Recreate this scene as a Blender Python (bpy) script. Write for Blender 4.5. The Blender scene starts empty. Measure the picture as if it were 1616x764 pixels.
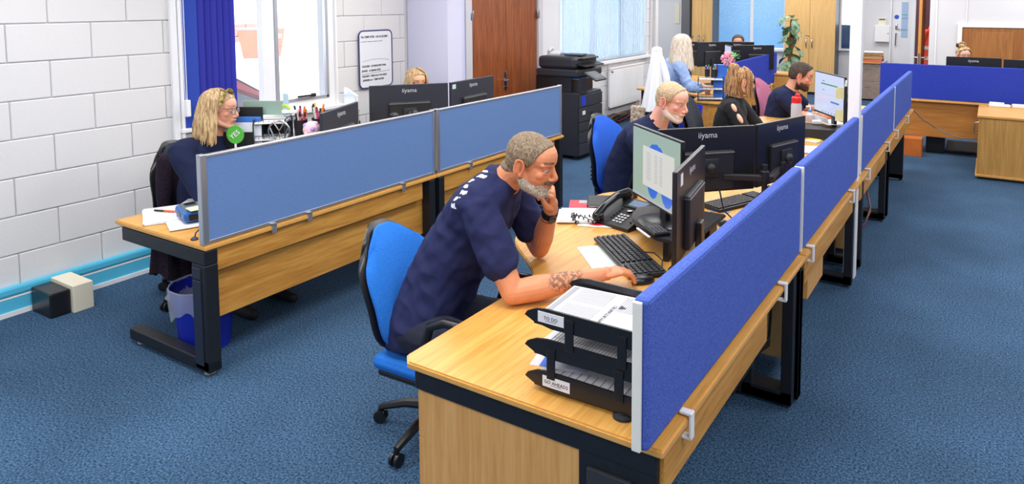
import bpy, bmesh, math, random
import numpy as np
from mathutils import Vector, Matrix, noise
random.seed(7)
PI = math.pi
SC = bpy.context.scene
COL = SC.collection

# ---------------------------------------------------------------- camera
cam_d = bpy.data.cameras.new('camera')
cam = bpy.data.objects.new('camera', cam_d); COL.objects.link(cam)
cam_d.sensor_width = 36.0
cam_d.lens = 36.0 * 1113.0 / 1616.0
cam_d.shift_x = -(900.0 - 808.0) / 1616.0
cam_d.shift_y = -(382.0 - 88.0) / 1616.0
cam_d.clip_start = 0.05; cam_d.clip_end = 200
cam.location = (0, 0, 2.03)
cam.rotation_euler = (math.radians(90 - 4.4696), 0, math.radians(30.8577))
SC.camera = cam

# ---------------------------------------------------------------- world, lamps, exposure
SC.view_settings.view_transform = 'Standard'
SC.view_settings.look = 'None'
SC.view_settings.gamma = 1.0
SC.view_settings.exposure = 0.0
W = bpy.data.worlds.new('sky'); SC.world = W; W.use_nodes = True
_n = W.node_tree.nodes; _l = W.node_tree.links
_bg = _n['Background']; _bg.inputs[0].default_value = (0.86, 0.93, 1.0, 1); _bg.inputs[1].default_value = 5.0

def area(name, loc, sx, sy, power, rot=(0, 0, 0), color=(1, 1, 1)):
    d = bpy.data.lights.new(name, 'AREA'); d.shape = 'RECTANGLE'; d.size = sx; d.size_y = sy
    d.energy = power; d.color = color
    o = bpy.data.objects.new(name, d); COL.objects.link(o); o.location = loc; o.rotation_euler = rot
    return o
for _x in (-3.9, -1.6, 0.9):
    for _y in (-0.6, 1.9, 4.4, 6.9, 9.4, 12.0, 14.6):
        area('ceiling_and_fill_lamp', (_x, _y, 2.93), 1.5, 1.0, 43, color=(1, 0.985, 0.96))

area('ceiling_and_fill_lamp', (-7.0, 14.3, 2.93), 1.5, 1.0, 60, color=(1, 0.985, 0.96))  # unseen fill lamp added to brighten the dark back-left area
# ---------------------------------------------------------------- materials
MATS = {}
def _new(name):
    m = bpy.data.materials.new(name); m.use_nodes = True
    return m, m.node_tree.nodes, m.node_tree.links, m.node_tree.nodes['Principled BSDF']
def srgb(c):
    return tuple((x / 12.92 if x <= .04045 else ((x + .055) / 1.055) ** 2.4) for x in (v / 255.0 for v in c)) + (1,)
def mat(name, c, rough=.5, metal=0, noise_amt=0, nscale=60, bump=0, bscale=200, coat=0, alpha=None, trans=0, emis=0, sheen=0):
    if name in MATS: return MATS[name]
    m, n, l, p = _new(name)
    col = srgb(c)
    p.inputs['Base Color'].default_value = col
    p.inputs['Roughness'].default_value = rough; p.inputs['Metallic'].default_value = metal
    if coat: p.inputs['Coat Weight'].default_value = coat
    if sheen: p.inputs['Sheen Weight'].default_value = sheen
    if trans: p.inputs['Transmission Weight'].default_value = trans
    if alpha is not None: p.inputs['Alpha'].default_value = alpha
    if emis:
        p.inputs['Base Color'].default_value = (.015, .016, .018, 1)
        p.inputs['Emission Color'].default_value = col; p.inputs['Emission Strength'].default_value = emis
    tc = n.new('ShaderNodeTexCoord')
    if noise_amt:
        t = n.new('ShaderNodeTexNoise'); t.inputs['Scale'].default_value = nscale; t.inputs['Detail'].default_value = 3
        l.new(tc.outputs['Object'], t.inputs['Vector'])
        r = n.new('ShaderNodeMapRange'); r.inputs[1].default_value = .3; r.inputs[2].default_value = .7
        r.inputs[3].default_value = 1 - noise_amt; r.inputs[4].default_value = 1 + noise_amt
        l.new(t.outputs[0], r.inputs[0])
        mx = n.new('ShaderNodeVectorMath'); mx.operation = 'SCALE'; mx.inputs[0].default_value = col[:3]
        l.new(r.outputs[0], mx.inputs['Scale']); l.new(mx.outputs[0], p.inputs['Base Color'])
    if bump:
        t = n.new('ShaderNodeTexNoise'); t.inputs['Scale'].default_value = bscale; t.inputs['Detail'].default_value = 2
        l.new(tc.outputs['Object'], t.inputs['Vector'])
        b = n.new('ShaderNodeBump'); b.inputs['Strength'].default_value = bump; b.inputs['Distance'].default_value = .002
        l.new(t.outputs[0], b.inputs['Height']); l.new(b.outputs[0], p.inputs['Normal'])
    MATS[name] = m
    return m
def wood(name, c1, c2, axis='y', rough=.38, sc=1.0, streak=30):
    if name in MATS: return MATS[name]
    m, n, l, p = _new(name)
    tc = n.new('ShaderNodeTexCoord'); mp = n.new('ShaderNodeMapping')
    s = {'x': (1.6, streak, streak), 'y': (streak, 1.6, streak), 'z': (streak, streak, 1.6)}[axis]
    mp.inputs['Scale'].default_value = tuple(v * sc for v in s)
    l.new(tc.outputs['Object'], mp.inputs[0])
    t = n.new('ShaderNodeTexNoise'); t.inputs['Scale'].default_value = 1.0; t.inputs['Detail'].default_value = 5; t.inputs['Distortion'].default_value = 1.2
    l.new(mp.outputs[0], t.inputs['Vector'])
    t2 = n.new('ShaderNodeTexNoise'); t2.inputs['Scale'].default_value = 5.0; t2.inputs['Detail'].default_value = 3
    l.new(mp.outputs[0], t2.inputs['Vector'])
    ad = n.new('ShaderNodeMath'); ad.operation = 'MULTIPLY_ADD'; ad.inputs[1].default_value = .45; 
    l.new(t2.outputs[0], ad.inputs[0]); l.new(t.outputs[0], ad.inputs[2])
    cr = n.new('ShaderNodeValToRGB'); cr.color_ramp.elements[0].position = .52; cr.color_ramp.elements[1].position = .92
    cr.color_ramp.elements[0].color = srgb(c2); cr.color_ramp.elements[1].color = srgb(c1)
    l.new(ad.outputs[0], cr.inputs[0]); l.new(cr.outputs[0], p.inputs['Base Color'])
    p.inputs['Roughness'].default_value = rough
    MATS[name] = m
    return m
def speckle(name, c1, c2, scale, rough=.95, bump=.6, c3=None, big=0.0):
    if name in MATS: return MATS[name]
    m, n, l, p = _new(name)
    tc = n.new('ShaderNodeTexCoord')
    t = n.new('ShaderNodeTexNoise'); t.inputs['Scale'].default_value = scale; t.inputs['Detail'].default_value = 4; t.inputs['Roughness'].default_value = .7
    l.new(tc.outputs['Object'], t.inputs['Vector'])
    cr = n.new('ShaderNodeValToRGB'); e = cr.color_ramp.elements
    e[0].position = .38; e[0].color = srgb(c1); e[1].position = .64; e[1].color = srgb(c2)
    l.new(t.outputs[0], cr.inputs[0])
    out = cr.outputs[0]
    if big:
        t2 = n.new('ShaderNodeTexNoise'); t2.inputs['Scale'].default_value = 1.3; t2.inputs['Detail'].default_value = 5
        l.new(tc.outputs['Object'], t2.inputs['Vector'])
        r = n.new('ShaderNodeMapRange'); r.inputs[1].default_value = .3; r.inputs[2].default_value = .7
        r.inputs[3].default_value = 1 - big; r.inputs[4].default_value = 1 + big
        l.new(t2.outputs[0], r.inputs[0])
        v = n.new('ShaderNodeVectorMath'); v.operation = 'SCALE'
        l.new(out, v.inputs[0]); l.new(r.outputs[0], v.inputs['Scale']); out = v.outputs[0]
    l.new(out, p.inputs['Base Color'])
    p.inputs['Roughness'].default_value = rough
    p.inputs['Specular IOR Level'].default_value = .2
    b = n.new('ShaderNodeBump'); b.inputs['Strength'].default_value = bump; b.inputs['Distance'].default_value = .003
    l.new(t.outputs[0], b.inputs['Height']); l.new(b.outputs[0], p.inputs['Normal'])
    MATS[name] = m
    return m
def glass(name, c=(235, 245, 250), alpha=.12, rough=.03):
    m = mat(name, c, rough, 0)
    if m.node_tree.nodes.get('mixg'): return m
    n = m.node_tree.nodes; l = m.node_tree.links
    tr = n.new('ShaderNodeBsdfTransparent'); mx = n.new('ShaderNodeMixShader'); mx.name = 'mixg'
    mx.inputs[0].default_value = alpha
    l.new(tr.outputs[0], mx.inputs[1]); l.new(n['Principled BSDF'].outputs[0], mx.inputs[2])
    l.new(mx.outputs[0], n['Material Output'].inputs['Surface'])
    return m
def translucent(name, c, amt=.5):
    if name in MATS: return MATS[name]
    m, n, l, p = _new(name)
    p.inputs['Base Color'].default_value = srgb(c); p.inputs['Roughness'].default_value = .8
    tr = n.new('ShaderNodeBsdfTranslucent'); tr.inputs[0].default_value = srgb(c)
    mx = n.new('ShaderNodeMixShader'); mx.inputs[0].default_value = amt
    l.new(p.outputs[0], mx.inputs[1]); l.new(tr.outputs[0], mx.inputs[2]); l.new(mx.outputs[0], n['Material Output'].inputs['Surface'])
    MATS[name] = m
    return m
def vcol(name, rough=.5, sss=.08, bump=.15, bscale=260, stretch=None):
    if name in MATS: return MATS[name]
    m, n, l, p = _new(name)
    a = n.new('ShaderNodeVertexColor'); a.layer_name = 'Col'
    l.new(a.outputs[0], p.inputs['Base Color'])
    p.inputs['Roughness'].default_value = rough
    if sss:
        p.inputs['Subsurface Weight'].default_value = sss; p.inputs['Subsurface Radius'].default_value = (.02, .008, .004)
    tc = n.new('ShaderNodeTexCoord'); t = n.new('ShaderNodeTexNoise'); t.inputs['Scale'].default_value = bscale
    l.new(tc.outputs['Object'], t.inputs['Vector'])
    b = n.new('ShaderNodeBump'); b.inputs['Strength'].default_value = bump; b.inputs['Distance'].default_value = .002
    l.new(t.outputs[0], b.inputs['Height']); l.new(b.outputs[0], p.inputs['Normal'])
    MATS[name] = m
    return m
def hairmat(name, c1, c2, scale=(160, 160, 14), rough=.5):
    if name in MATS: return MATS[name]
    m, n, l, p = _new(name)
    tc = n.new('ShaderNodeTexCoord'); mp = n.new('ShaderNodeMapping'); mp.inputs['Scale'].default_value = scale
    l.new(tc.outputs['Object'], mp.inputs[0])
    t = n.new('ShaderNodeTexNoise'); t.inputs['Scale'].default_value = 1; t.inputs['Detail'].default_value = 3; t.inputs['Distortion'].default_value = .5
    l.new(mp.outputs[0], t.inputs['Vector'])
    cr = n.new('ShaderNodeValToRGB'); e = cr.color_ramp.elements
    e[0].position = .35; e[0].color = srgb(c1); e[1].position = .65; e[1].color = srgb(c2)
    l.new(t.outputs[0], cr.inputs[0]); l.new(cr.outputs[0], p.inputs['Base Color'])
    b = n.new('ShaderNodeBump'); b.inputs['Strength'].default_value = .7; b.inputs['Distance'].default_value = .004
    l.new(t.outputs[0], b.inputs['Height']); l.new(b.outputs[0], p.inputs['Normal'])
    p.inputs['Roughness'].default_value = rough
    MATS[name] = m
    return m

M_white = mat('white_paint', (238, 238, 240), .6, bump=.1, bscale=40)
M_lav = mat('lavender_shade_tint', (206, 208, 232), .7)  # wall colour with the shade of the pier faces tinted in
M_wall = mat('wall_paint', (218, 219, 224), .7)
M_upvc = mat('white_plastic', (240, 241, 244), .35)
M_grey = mat('grey_metal', (190, 193, 200), .35, .5)
M_alu = mat('aluminium', (200, 204, 212), .3, .8)
M_steel = mat('steel', (170, 172, 178), .25, 1)
M_black = mat('black_metal', (24, 26, 32), .45, noise_amt=.2, nscale=30)
M_bplas = mat('black_plastic', (26, 27, 30), .32)
M_bsat = mat('black_textured', (30, 31, 35), .5, bump=.2, bscale=900)
M_rubber = mat('dark_rubber', (35, 35, 38), .7)
M_paper = mat('paper', (234, 235, 239), .8)
M_cream = mat('cream_card', (235, 228, 205), .8)
M_ink = mat('ink', (60, 62, 70), .8)
M_lightink = mat('faded_ink', (150, 152, 160), .8)
M_navyink = mat('navy_ink', (40, 46, 66), .7)
M_wy = wood('oak_grain_lengthwise', (228, 172, 90), (204, 144, 64), 'y')
M_wx = wood('oak_grain_across', (228, 172, 90), (204, 144, 64), 'x')
M_wz = wood('beech_grain_upright', (230, 178, 108), (212, 154, 84), 'z', .45)
M_wz2 = wood('cupboard_beech', (222, 182, 120), (206, 162, 98), 'z', .45)
M_edge = mat('oak_edge_band', (222, 168, 90), .35, noise_amt=.06, nscale=25)
M_panel = wood('panel_oak', (212, 156, 72), (178, 118, 44), 'y', .5, 1.0, 22)
M_door = wood('sapele_door', (158, 88, 46), (112, 54, 26), 'z', .35, 1.0, 34)
M_orange = wood('cherry_box', (214, 122, 52), (190, 98, 36), 'z')
M_blue = speckle('royal_blue_fabric', (58, 78, 158), (92, 118, 208), 260, bump=.4)
M_bluedk = speckle('deep_blue_fabric', (34, 50, 150), (58, 78, 190), 220, bump=.4)
M_bgrey = speckle('slate_blue_fabric', (92, 124, 178), (118, 150, 202), 260, bump=.3)
M_seat = speckle('bright_blue_upholstery', (28, 98, 192), (52, 132, 224), 300, bump=.3)
M_seat2 = speckle('cobalt_upholstery', (30, 78, 190), (56, 112, 218), 300, bump=.3)
M_pink = speckle('dusty_pink_upholstery', (160, 92, 122), (190, 122, 148), 300, bump=.3)
M_dkfab = speckle('charcoal_upholstery', (30, 33, 40), (70, 76, 88), 160, bump=.4)
M_carpet = speckle('blue_carpet', (24, 42, 68), (80, 116, 150), 95, bump=.8, big=.2)
M_card = mat('cardboard', (196, 158, 104), .8, noise_amt=.05)
M_glass = glass('clear_glass')
M_liner = glass('clear_liner', (225, 232, 245), .34, .2)

# ---------------------------------------------------------------- mesh builder
class MB:
    def __init__(s): s.v = []; s.f = []; s.smooth = []
    def add(s, vs, fs, smooth=False):
        o = len(s.v); s.v += [tuple(v) for v in vs]; s.f += [tuple(i + o for i in f) for f in fs]; s.smooth += [smooth] * len(fs)
        return s
    def box(s, c, d, rot=None, bev=0.0):
        x, y, z = (q / 2.0 for q in d)
        bm = bmesh.new(); r = bmesh.ops.create_cube(bm, size=1.0)
        for v in bm.verts: v.co = Vector((v.co.x * d[0], v.co.y * d[1], v.co.z * d[2]))
        if bev > 0:
            bmesh.ops.bevel(bm, geom=list(bm.edges), offset=min(bev, min(d) * .45), segments=2, affect='EDGES', profile=.5)
        R = rot if isinstance(rot, Matrix) else (Matrix.Rotation(rot, 3, 'Z') if rot else Matrix.Identity(3))
        bm.verts.index_update()
        vs = [R @ v.co + Vector(c) for v in bm.verts]; fs = [[v.index for v in f.verts] for f in bm.faces]
        bm.free(); return s.add(vs, fs, False)
    def bx(s, x0, x1, y0, y1, z0, z1, bev=0.0):
        return s.box(((x0 + x1) / 2, (y0 + y1) / 2, (z0 + z1) / 2), (abs(x1 - x0), abs(y1 - y0), abs(z1 - z0)), None, bev)
    def tube(s, pts, r, seg=8, caps=True, flat=None):
        pts = [Vector(p) for p in pts]; n = len(pts)
        rs = r if isinstance(r, (list, tuple)) else [r] * n
        vs = []; up = None
        for i, p in enumerate(pts):
            t = (pts[min(i + 1, n - 1)] - pts[max(i - 1, 0)]).normalized()
            if up is None:
                up = Vector((0, 0, 1)) if abs(t.z) < .9 else Vector((1, 0, 0))
            a = t.cross(up).normalized(); b = a.cross(t).normalized(); up = b
            k = flat if flat else 1.0
            for j in range(seg):
                q = 2 * PI * j / seg
                vs.append(p + a * math.cos(q) * rs[i] + b * math.sin(q) * rs[i] * k)
        fs = []
        for i in range(n - 1):
            for j in range(seg):
                k2 = (j + 1) % seg
                fs.append((i * seg + j, i * seg + k2, (i + 1) * seg + k2, (i + 1) * seg + j))
        if caps:
            fs.append(tuple(range(seg))[::-1]); fs.append(tuple((n - 1) * seg + j for j in range(seg)))
        return s.add(vs, fs, True)
    def lathe(s, prof, c=(0, 0, 0), seg=20, axis=None, sx=1, sy=1):
        R = Matrix.Identity(3) if axis is None else Vector((0, 0, 1)).rotation_difference(Vector(axis).normalized()).to_matrix()
        vs = []; c = Vector(c)
        for r, z in prof:
            for j in range(seg):
                q = 2 * PI * j / seg
                vs.append(R @ Vector((r * math.cos(q) * sx, r * math.sin(q) * sy, z)) + c)
        fs = []; n = len(prof)
        for i in range(n - 1):
            for j in range(seg):
                k = (j + 1) % seg
                fs.append((i * seg + j, i * seg + k, (i + 1) * seg + k, (i + 1) * seg + j))
        if prof[0][0] > 1e-5: fs.append(tuple(range(seg))[::-1])
        if prof[-1][0] > 1e-5: fs.append(tuple((n - 1) * seg + j for j in range(seg)))
        return s.add(vs, fs, True)
    def ell(s, c, r, R=None, seg=20, rings=12):
        vs = []; c = Vector(c); R = R or Matrix.Identity(3)
        rr = (r, r, r) if isinstance(r, (int, float)) else r
        for i in range(1, rings):
            ph = PI * i / rings
            for j in range(seg):
                q = 2 * PI * j / seg
                vs.append(R @ Vector((rr[0] * math.sin(ph) * math.cos(q), rr[1] * math.sin(ph) * math.sin(q), rr[2] * math.cos(ph))) + c)
        top = len(vs); vs.append(R @ Vector((0, 0, rr[2])) + c); vs.append(R @ Vector((0, 0, -rr[2])) + c)
        fs = []
        for j in range(seg):
            k = (j + 1) % seg
            fs.append((top, j, k)); fs.append((top + 1, (rings - 2) * seg + k, (rings - 2) * seg + j))
            for i in range(rings - 2):
                fs.append((i * seg + j, (i + 1) * seg + j, (i + 1) * seg + k, i * seg + k))
        return s.add(vs, fs, True)
    def prism(s, poly, z0, z1, M=None):
        n = len(poly); M = M or Matrix.Identity(4)
        vs = [M @ Vector((x, y, z0)) for x, y in poly] + [M @ Vector((x, y, z1)) for x, y in poly]
        fs = [tuple(range(n))[::-1], tuple(range(n, 2 * n))] + [(i, (i + 1) % n, n + (i + 1) % n, n + i) for i in range(n)]
        return s.add(vs, fs, False)
    def ring(s, c, R, r, axis='z', seg=28, rs=8):
        pts = []
        for i in range(seg + 1):
            a = 2 * PI * i / seg
            p = {'z': (math.cos(a), math.sin(a), 0), 'y': (math.cos(a), 0, math.sin(a)), 'x': (0, math.cos(a), math.sin(a))}[axis]
            pts.append(Vector(c) + Vector(p) * R)
        return s.tube(pts, r, rs, False)
    def mesh(s, name, m):
        me = bpy.data.meshes.new(name); me.from_pydata([tuple(v) for v in s.v], [], s.f)
        me.materials.append(m); me.polygons.foreach_set('use_smooth', s.smooth)
        if any(s.smooth): me.set_sharp_from_angle(angle=math.radians(40))
        me.update(); return me
    def build(s, name, m, parent=None, label=None):
        o = bpy.data.objects.new(name, s.mesh(name, m)); COL.objects.link(o)
        if parent: o.parent = parent
        if label: o['label'] = label
        return o
def tag(o, label, cat, group=None, kind=None):
    o['label'] = label; o['category'] = cat
    if group: o['group'] = group
    if kind: o['kind'] = kind
    return o
def thing(name, label, cat, loc=(0, 0, 0), rz=0.0, group=None, sc=None):
    o = bpy.data.objects.new(name, None); COL.objects.link(o); o.empty_display_size = .1
    o.location = loc; o.rotation_euler = (0, 0, rz)
    if sc: o.scale = (sc, sc, sc)
    return tag(o, label, cat, group)
def struct(o): o['kind'] = 'structure'; return o
def copytree(o, parent=None):
    c = o.copy(); COL.objects.link(c)
    if parent: c.parent = parent
    for ch in o.children: copytree(ch, c)
    return c
def text(body, name, size, m, parent, loc, rot, ext=.0004, bold=0, align='CENTER', shear=0, sx=1.0):
    cu = bpy.data.curves.new('txt', 'FONT'); cu.body = body; cu.size = size; cu.extrude = ext; cu.offset = bold
    cu.align_x = align; cu.align_y = 'CENTER'; cu.shear = shear; cu.resolution_u = 2
    t = bpy.data.objects.new('txt', cu); COL.objects.link(t)
    dg = bpy.context.evaluated_depsgraph_get(); me = bpy.data.meshes.new_from_object(t.evaluated_get(dg))
    bpy.data.objects.remove(t); me.materials.clear(); me.materials.append(m); me.name = name
    o = bpy.data.objects.new(name, me); COL.objects.link(o); o.parent = parent
    o.location = loc; o.rotation_euler = rot if not isinstance(rot, Matrix) else rot.to_euler()
    o.scale = (sx, 1, 1)
    return o
RX90 = math.radians(90)
# ================================================================ THE SETTING
fl = MB(); fl.bx(-9, 4, -3, 20, -.1, 0); struct(fl.build('floor', M_carpet))
ce = MB(); ce.bx(-9, 4, -3, 20, 2.96, 3.1); ceil = struct(ce.build('ceiling', M_white))
# ---- left wall: plain core with openings, painted blocks as pieces on it
WX = -5.4
wl = MB()
wins = [(3.14, 4.66, 1.03, 2.5), (8.72, 11.75, 1.05, 2.6)]
door = (6.62, 8.22, 0, 2.3)
def holes_wall(mb, x0, x1, y0, y1, z1, hs):
    y = y0
    for (a, b, za, zb) in sorted(hs):
        mb.bx(x0, x1, y, a, 0, z1)
        if za > 0: mb.bx(x0, x1, a, b, 0, za)
        mb.bx(x0, x1, a, b, zb, z1); y = b
    mb.bx(x0, x1, y, y1, 0, z1)
holes_wall(wl, WX - .27, WX - .012, -3, 12.2, 2.96, wins + [door])
M_joint = mat('mortar_paint', (205, 206, 210), .8)
wall = struct(wl.build('wall_left', M_joint))
def blockmat():
    m, n, l, p = _new('painted_block')
    p.inputs['Base Color'].default_value = srgb((222, 221, 222)); p.inputs['Roughness'].default_value = .65
    tc = n.new('ShaderNodeTexCoord')
    w = n.new('ShaderNodeTexWave'); w.wave_type = 'RINGS'; w.rings_direction = 'X'; w.inputs['Scale'].default_value = 7; w.inputs['Distortion'].default_value = 2.5
    mp = n.new('ShaderNodeMapping'); mp.inputs['Location'].default_value = (0, .3, .2)
    l.new(tc.outputs['Object'], mp.inputs[0]); l.new(mp.outputs[0], w.inputs[0])
    t = n.new('ShaderNodeTexNoise'); t.inputs['Scale'].default_value = 60; l.new(tc.outputs['Object'], t.inputs[0])
    gt = n.new('ShaderNodeMath'); gt.operation = 'LESS_THAN'; gt.inputs[1].default_value = .06; l.new(w.outputs['Fac'], gt.inputs[0])
    ad = n.new('ShaderNodeMath'); ad.operation = 'MULTIPLY_ADD'; ad.inputs[1].default_value = -.5; l.new(gt.outputs[0], ad.inputs[0]); l.new(t.outputs[0], ad.inputs[2])
    b = n.new('ShaderNodeBump'); b.inputs['Strength'].default_value = .25; b.inputs['Distance'].default_value = .003
    l.new(ad.outputs[0], b.inputs['Height']); l.new(b.outputs[0], p.inputs['Normal'])
    return m
M_block = blockmat()
bl_cache = {}
def block(y0, y1, z0, z1):
    g = .006
    k = (round(y1 - y0, 3), round(z1 - z0, 3))
    if k not in bl_cache:
        bl_cache[k] = MB().box((0, 0, 0), (.03, k[0] - g, k[1] - g), None, .006).mesh('block', M_block)
    o = bpy.data.objects.new('block', bl_cache[k]); COL.objects.link(o); o.parent = wall
    o.location = (WX - .015 + random.uniform(-.0012, .0012), (y0 + y1) / 2, (z0 + z1) / 2)
solid = [(a - .0, b + .0, za, zb) for a, b, za, zb in wins] + [(6.62, 8.22, 0, 2.3), (5.58, 6.62, 0, 3), (8.22, 8.72, 0, 3)]
def clip(y0, y1, z0, z1):
    segs = [(y0, y1, z0, z1)]
    for a, b, za, zb in solid:
        out = []
        for s in segs:
            if s[1] <= a or s[0] >= b or s[3] <= za + .001 or s[2] >= zb - .001: out.append(s); continue
            if s[0] < a - .03: out.append((s[0], a, s[2], s[3]))
            if s[1] > b + .03: out.append((b, s[1], s[2], s[3]))
            mid = (max(s[0], a), min(s[1], b))
            if s[2] < za - .02: out.append((mid[0], mid[1], s[2], za))
            if s[3] > zb + .02: out.append((mid[0], mid[1], zb, s[3]))
        segs = out
    return segs
for r in range(9):
    z0 = .13 + .25 * r
    y = .5 + (.25 if r % 2 else .01)
    while y < 12.2:
        for s in clip(y, min(y + .5, 12.2), z0, z0 + .25): block(*s)
        y += .5
# plain skirting zone under the first course
mb = MB(); mb.bx(WX - .014, WX, .5, 6.62, 0, .127); mb.bx(WX - .014, WX, 8.22, 12.2, 0, .127)
mb.build('plinth', M_wall, wall)
# ---- boxed pier beside the door, its shade put into the lavender colour
mb = MB(); mb.bx(WX, -4.84, 5.62, 5.84, 0, 2.96); struct(mb.build('wall_pier', M_lav))
mb = MB(); mb.bx(WX - .25, WX + .002, 5.84, 6.6, 0, 2.96); struct(mb.build('wall_beside_door', M_lav))
mb = MB(); mb.bx(WX - .012, WX, 8.26, 8.72, 0, 2.96); struct(mb.build('wall_by_printer', M_wall))
# ---- back and right walls
bw = MB()
bw.bx(-9, -5.72, 16.2, 16.35, 0, 2.96); bw.bx(-5.72, -4.0, 16.2, 16.35, 0, .93); bw.bx(-5.72, -4.0, 16.2, 16.35, 2.6, 2.96)
bw.bx(-4.0, -2.82, 16.2, 16.35, 0, 2.96); bw.bx(-2.82, -2.5, 16.2, 16.35, 0, .98); bw.bx(-2.82, -2.5, 16.2, 16.35, 2.6, 2.96); bw.bx(-2.5, 0, 16.2, 16.35, 0, 2.96)
wb = struct(bw.build('wall_back', M_wall))
mb = MB(); mb.bx(-9, WX - .27, 12.2, 12.35, 0, 2.96); struct(mb.build('wall_return', M_wall))
mb = MB(); mb.bx(-9.1, -9, 12.2, 16.35, 0, 2.96); struct(mb.build('wall_far_left', M_wall))
mb = MB(); mb.bx(-.88, 4, 13.0, 13.15, 0, 2.96); struct(mb.build('wall_hatch', M_wall))
mb = MB(); mb.bx(3.9, 4, -3, 13, 0, 2.96); struct(mb.build('wall_right', M_wall))
mb = MB(); mb.bx(WX - .3, 4, -3.1, -3, 0, 2.96); struct(mb.build('wall_behind', M_wall))
mb = MB(); mb.bx(-.3, -.15, 13.15, 16.2, 0, 2.96); struct(mb.build('wall_cupboard_side', mat('dark_red_room', (86, 50, 52), .8)))
# trim lines on hatch wall
t = MB(); t.bx(-.79, -.77, 12.985, 13.0, 0, 2.96); t.bx(-.36, -.345, 12.985, 13.0, 1.62, 2.96)
struct(t.build('trim_1', M_white))
# pipes box at end of left wall
t = MB(); t.bx(WX, WX + .07, 12.0, 12.12, 0, 2.96, .01); t.bx(WX, WX + .05, 11.86, 11.9, 0, 2.96, .01)
struct(t.build('trim_2', M_wall))
# ---- blue cable trunking along the foot of the left wall
M_tr = mat('sky_blue_plastic', (86, 190, 226), .3)
t = thing('cable_trunking', 'sky blue plastic cable trunking along the foot of the block wall', 'trunking', (WX, 2.9, 0))
o = MB(); o.bx(0, .045, -1.6, 1.6, .03, .115); o.build('lower_cover', M_tr, t)
o = MB(); o.bx(0, .05, -1.6, 1.6, .125, .19, .018); o.build('upper_cover', M_tr, t)
o = MB(); o.bx(0, .055, -1.6, 1.6, 0, .03); o.bx(0, .047, -1.6, 1.6, .115, .125); o.build('base_strip', M_white, t, 'off-white base strip')
# ---- window 1 (near left)
w1 = struct(MB().bx(WX - .1, WX - .03, 3.14, 3.2, 1.11, 2.42).bx(WX - .1, WX - .03, 4.58, 4.645, 1.11, 2.42)
            .bx(WX - .1, WX - .03, 3.14, 4.645, 1.035, 1.11).bx(WX - .1, WX - .03, 3.14, 4.645, 2.42, 2.5)
            .bx(WX - .09, WX - .02, 3.87, 3.985, 1.112, 2.418).bx(WX - .1, WX - .001, 4.646, 4.668, 1.036, 2.5).build('window_1', M_upvc))
mb = MB(); mb.bx(WX - .075, WX - .07, 3.19, 3.88, 1.1, 2.43); mb.build('pane', M_glass, w1)
mb = MB(); mb.bx(WX - .075, WX - .07, 3.98, 4.59, 1.1, 2.43); mb.build('pane', M_glass, w1)
mb = MB(); mb.bx(WX - .27, WX + .05, 3.1, 4.7, 1.0, 1.035, .006); mb.build('sill', M_upvc, w1)
mb = MB(); mb.bx(WX - .05, WX - .02, 4.0, 4.57, 1.11, 1.14, .004); mb.bx(WX - .05, WX - .02, 4.0, 4.03, 1.11, 2.4); mb.bx(WX - .05, WX - .02, 4.545, 4.575, 1.11, 2.4); mb.build('sash', M_grey, w1)
mb = MB(); mb.box((WX + .0, 4.3, 1.155), (.02, .2, .018), None, .004); mb.box((WX - .01, 4.38, 1.155), (.03, .03, .03)); mb.build('handle', M_bplas, w1, 'black window handle')
# conduit + blind cord
mb = MB(); mb.bx(WX, WX + .03, 3.05, 3.1, .93, 2.96, .004); mb.bx(WX, WX + .04, 3.105, 3.13, .96, 2.96, .004); struct(mb.build('trim_3', M_upvc))
# blind 1 : dark blue vertical slats drawn to the side
M_bl1 = translucent('royal_blue_blind', (66, 70, 196), .35)
M_bl1b = translucent('mid_blue_blind', (60, 92, 205), .35)
t = thing('vertical_blind', 'royal blue vertical blind drawn to the left of the near window', 'blind', (WX + .06, 3.15, 0))
mb = MB(); mb.bx(-.03, .03, -.02, 1.5, 2.5, 2.55); mb.build('headrail', M_upvc, t)
for k in range(7):
    mb = MB()
    a = math.radians(62 - 6 * (k % 3))
    mb.box((0 + .004 * (k % 2), .03 + .053 * k, 1.76), (.105, .0025, 1.44), a)
    mb.build('slat', M_bl1b if k == 0 else M_bl1, t)
mb = MB(); mb.tube([(.03, -.03, 2.5), (.03, -.03, 1.2)], .003, 6); mb.tube([(.03, -.045, 2.5), (.03, -.045, 1.4), (.03, -.04, 1.25)], .002, 5); mb.build('cord', M_upvc, t)
mb = MB(); mb.box((.035, -.03, 1.2), (.03, .035, .13), None, .006); mb.build('cord_weight', M_upvc, t)
# ---- window 2 (printer window)
w2 = struct(MB().bx(WX - .1, WX - .03, 8.72, 8.79, 1.12, 2.5).bx(WX - .1, WX - .03, 11.66, 11.75, 1.12, 2.5)
            .bx(WX - .1, WX - .03, 8.72, 11.75, 1.05, 1.12).bx(WX - .1, WX - .03, 8.72, 11.75, 2.5, 2.6)
            .bx(WX - .1, WX - .03, 9.7, 9.78, 1.121, 2.499).bx(WX - .1, WX - .03, 10.7, 10.78, 1.121, 2.499).build('window_2', M_upvc))
for a, b in ((8.78, 9.71), (9.77, 10.71), (10.77, 11.67)):
    mb = MB(); mb.bx(WX - .075, WX - .07, a, b, 1.11, 2.51); mb.build('pane', M_glass, w2)
mb = MB(); mb.bx(WX - .27, WX + .07, 8.66, 11.82, 1.0, 1.05, .006); mb.build('sill', M_upvc, w2)
M_bl2 = translucent('pale_blue_blind', (226, 240, 249), .55)
M_bl2b = translucent('deeper_blue_blind', (176, 212, 238), .55)
t = thing('vertical_blind', 'pale blue vertical blind closed across the window behind the printer', 'blind', (WX + .02, 8.76, 0))
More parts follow.
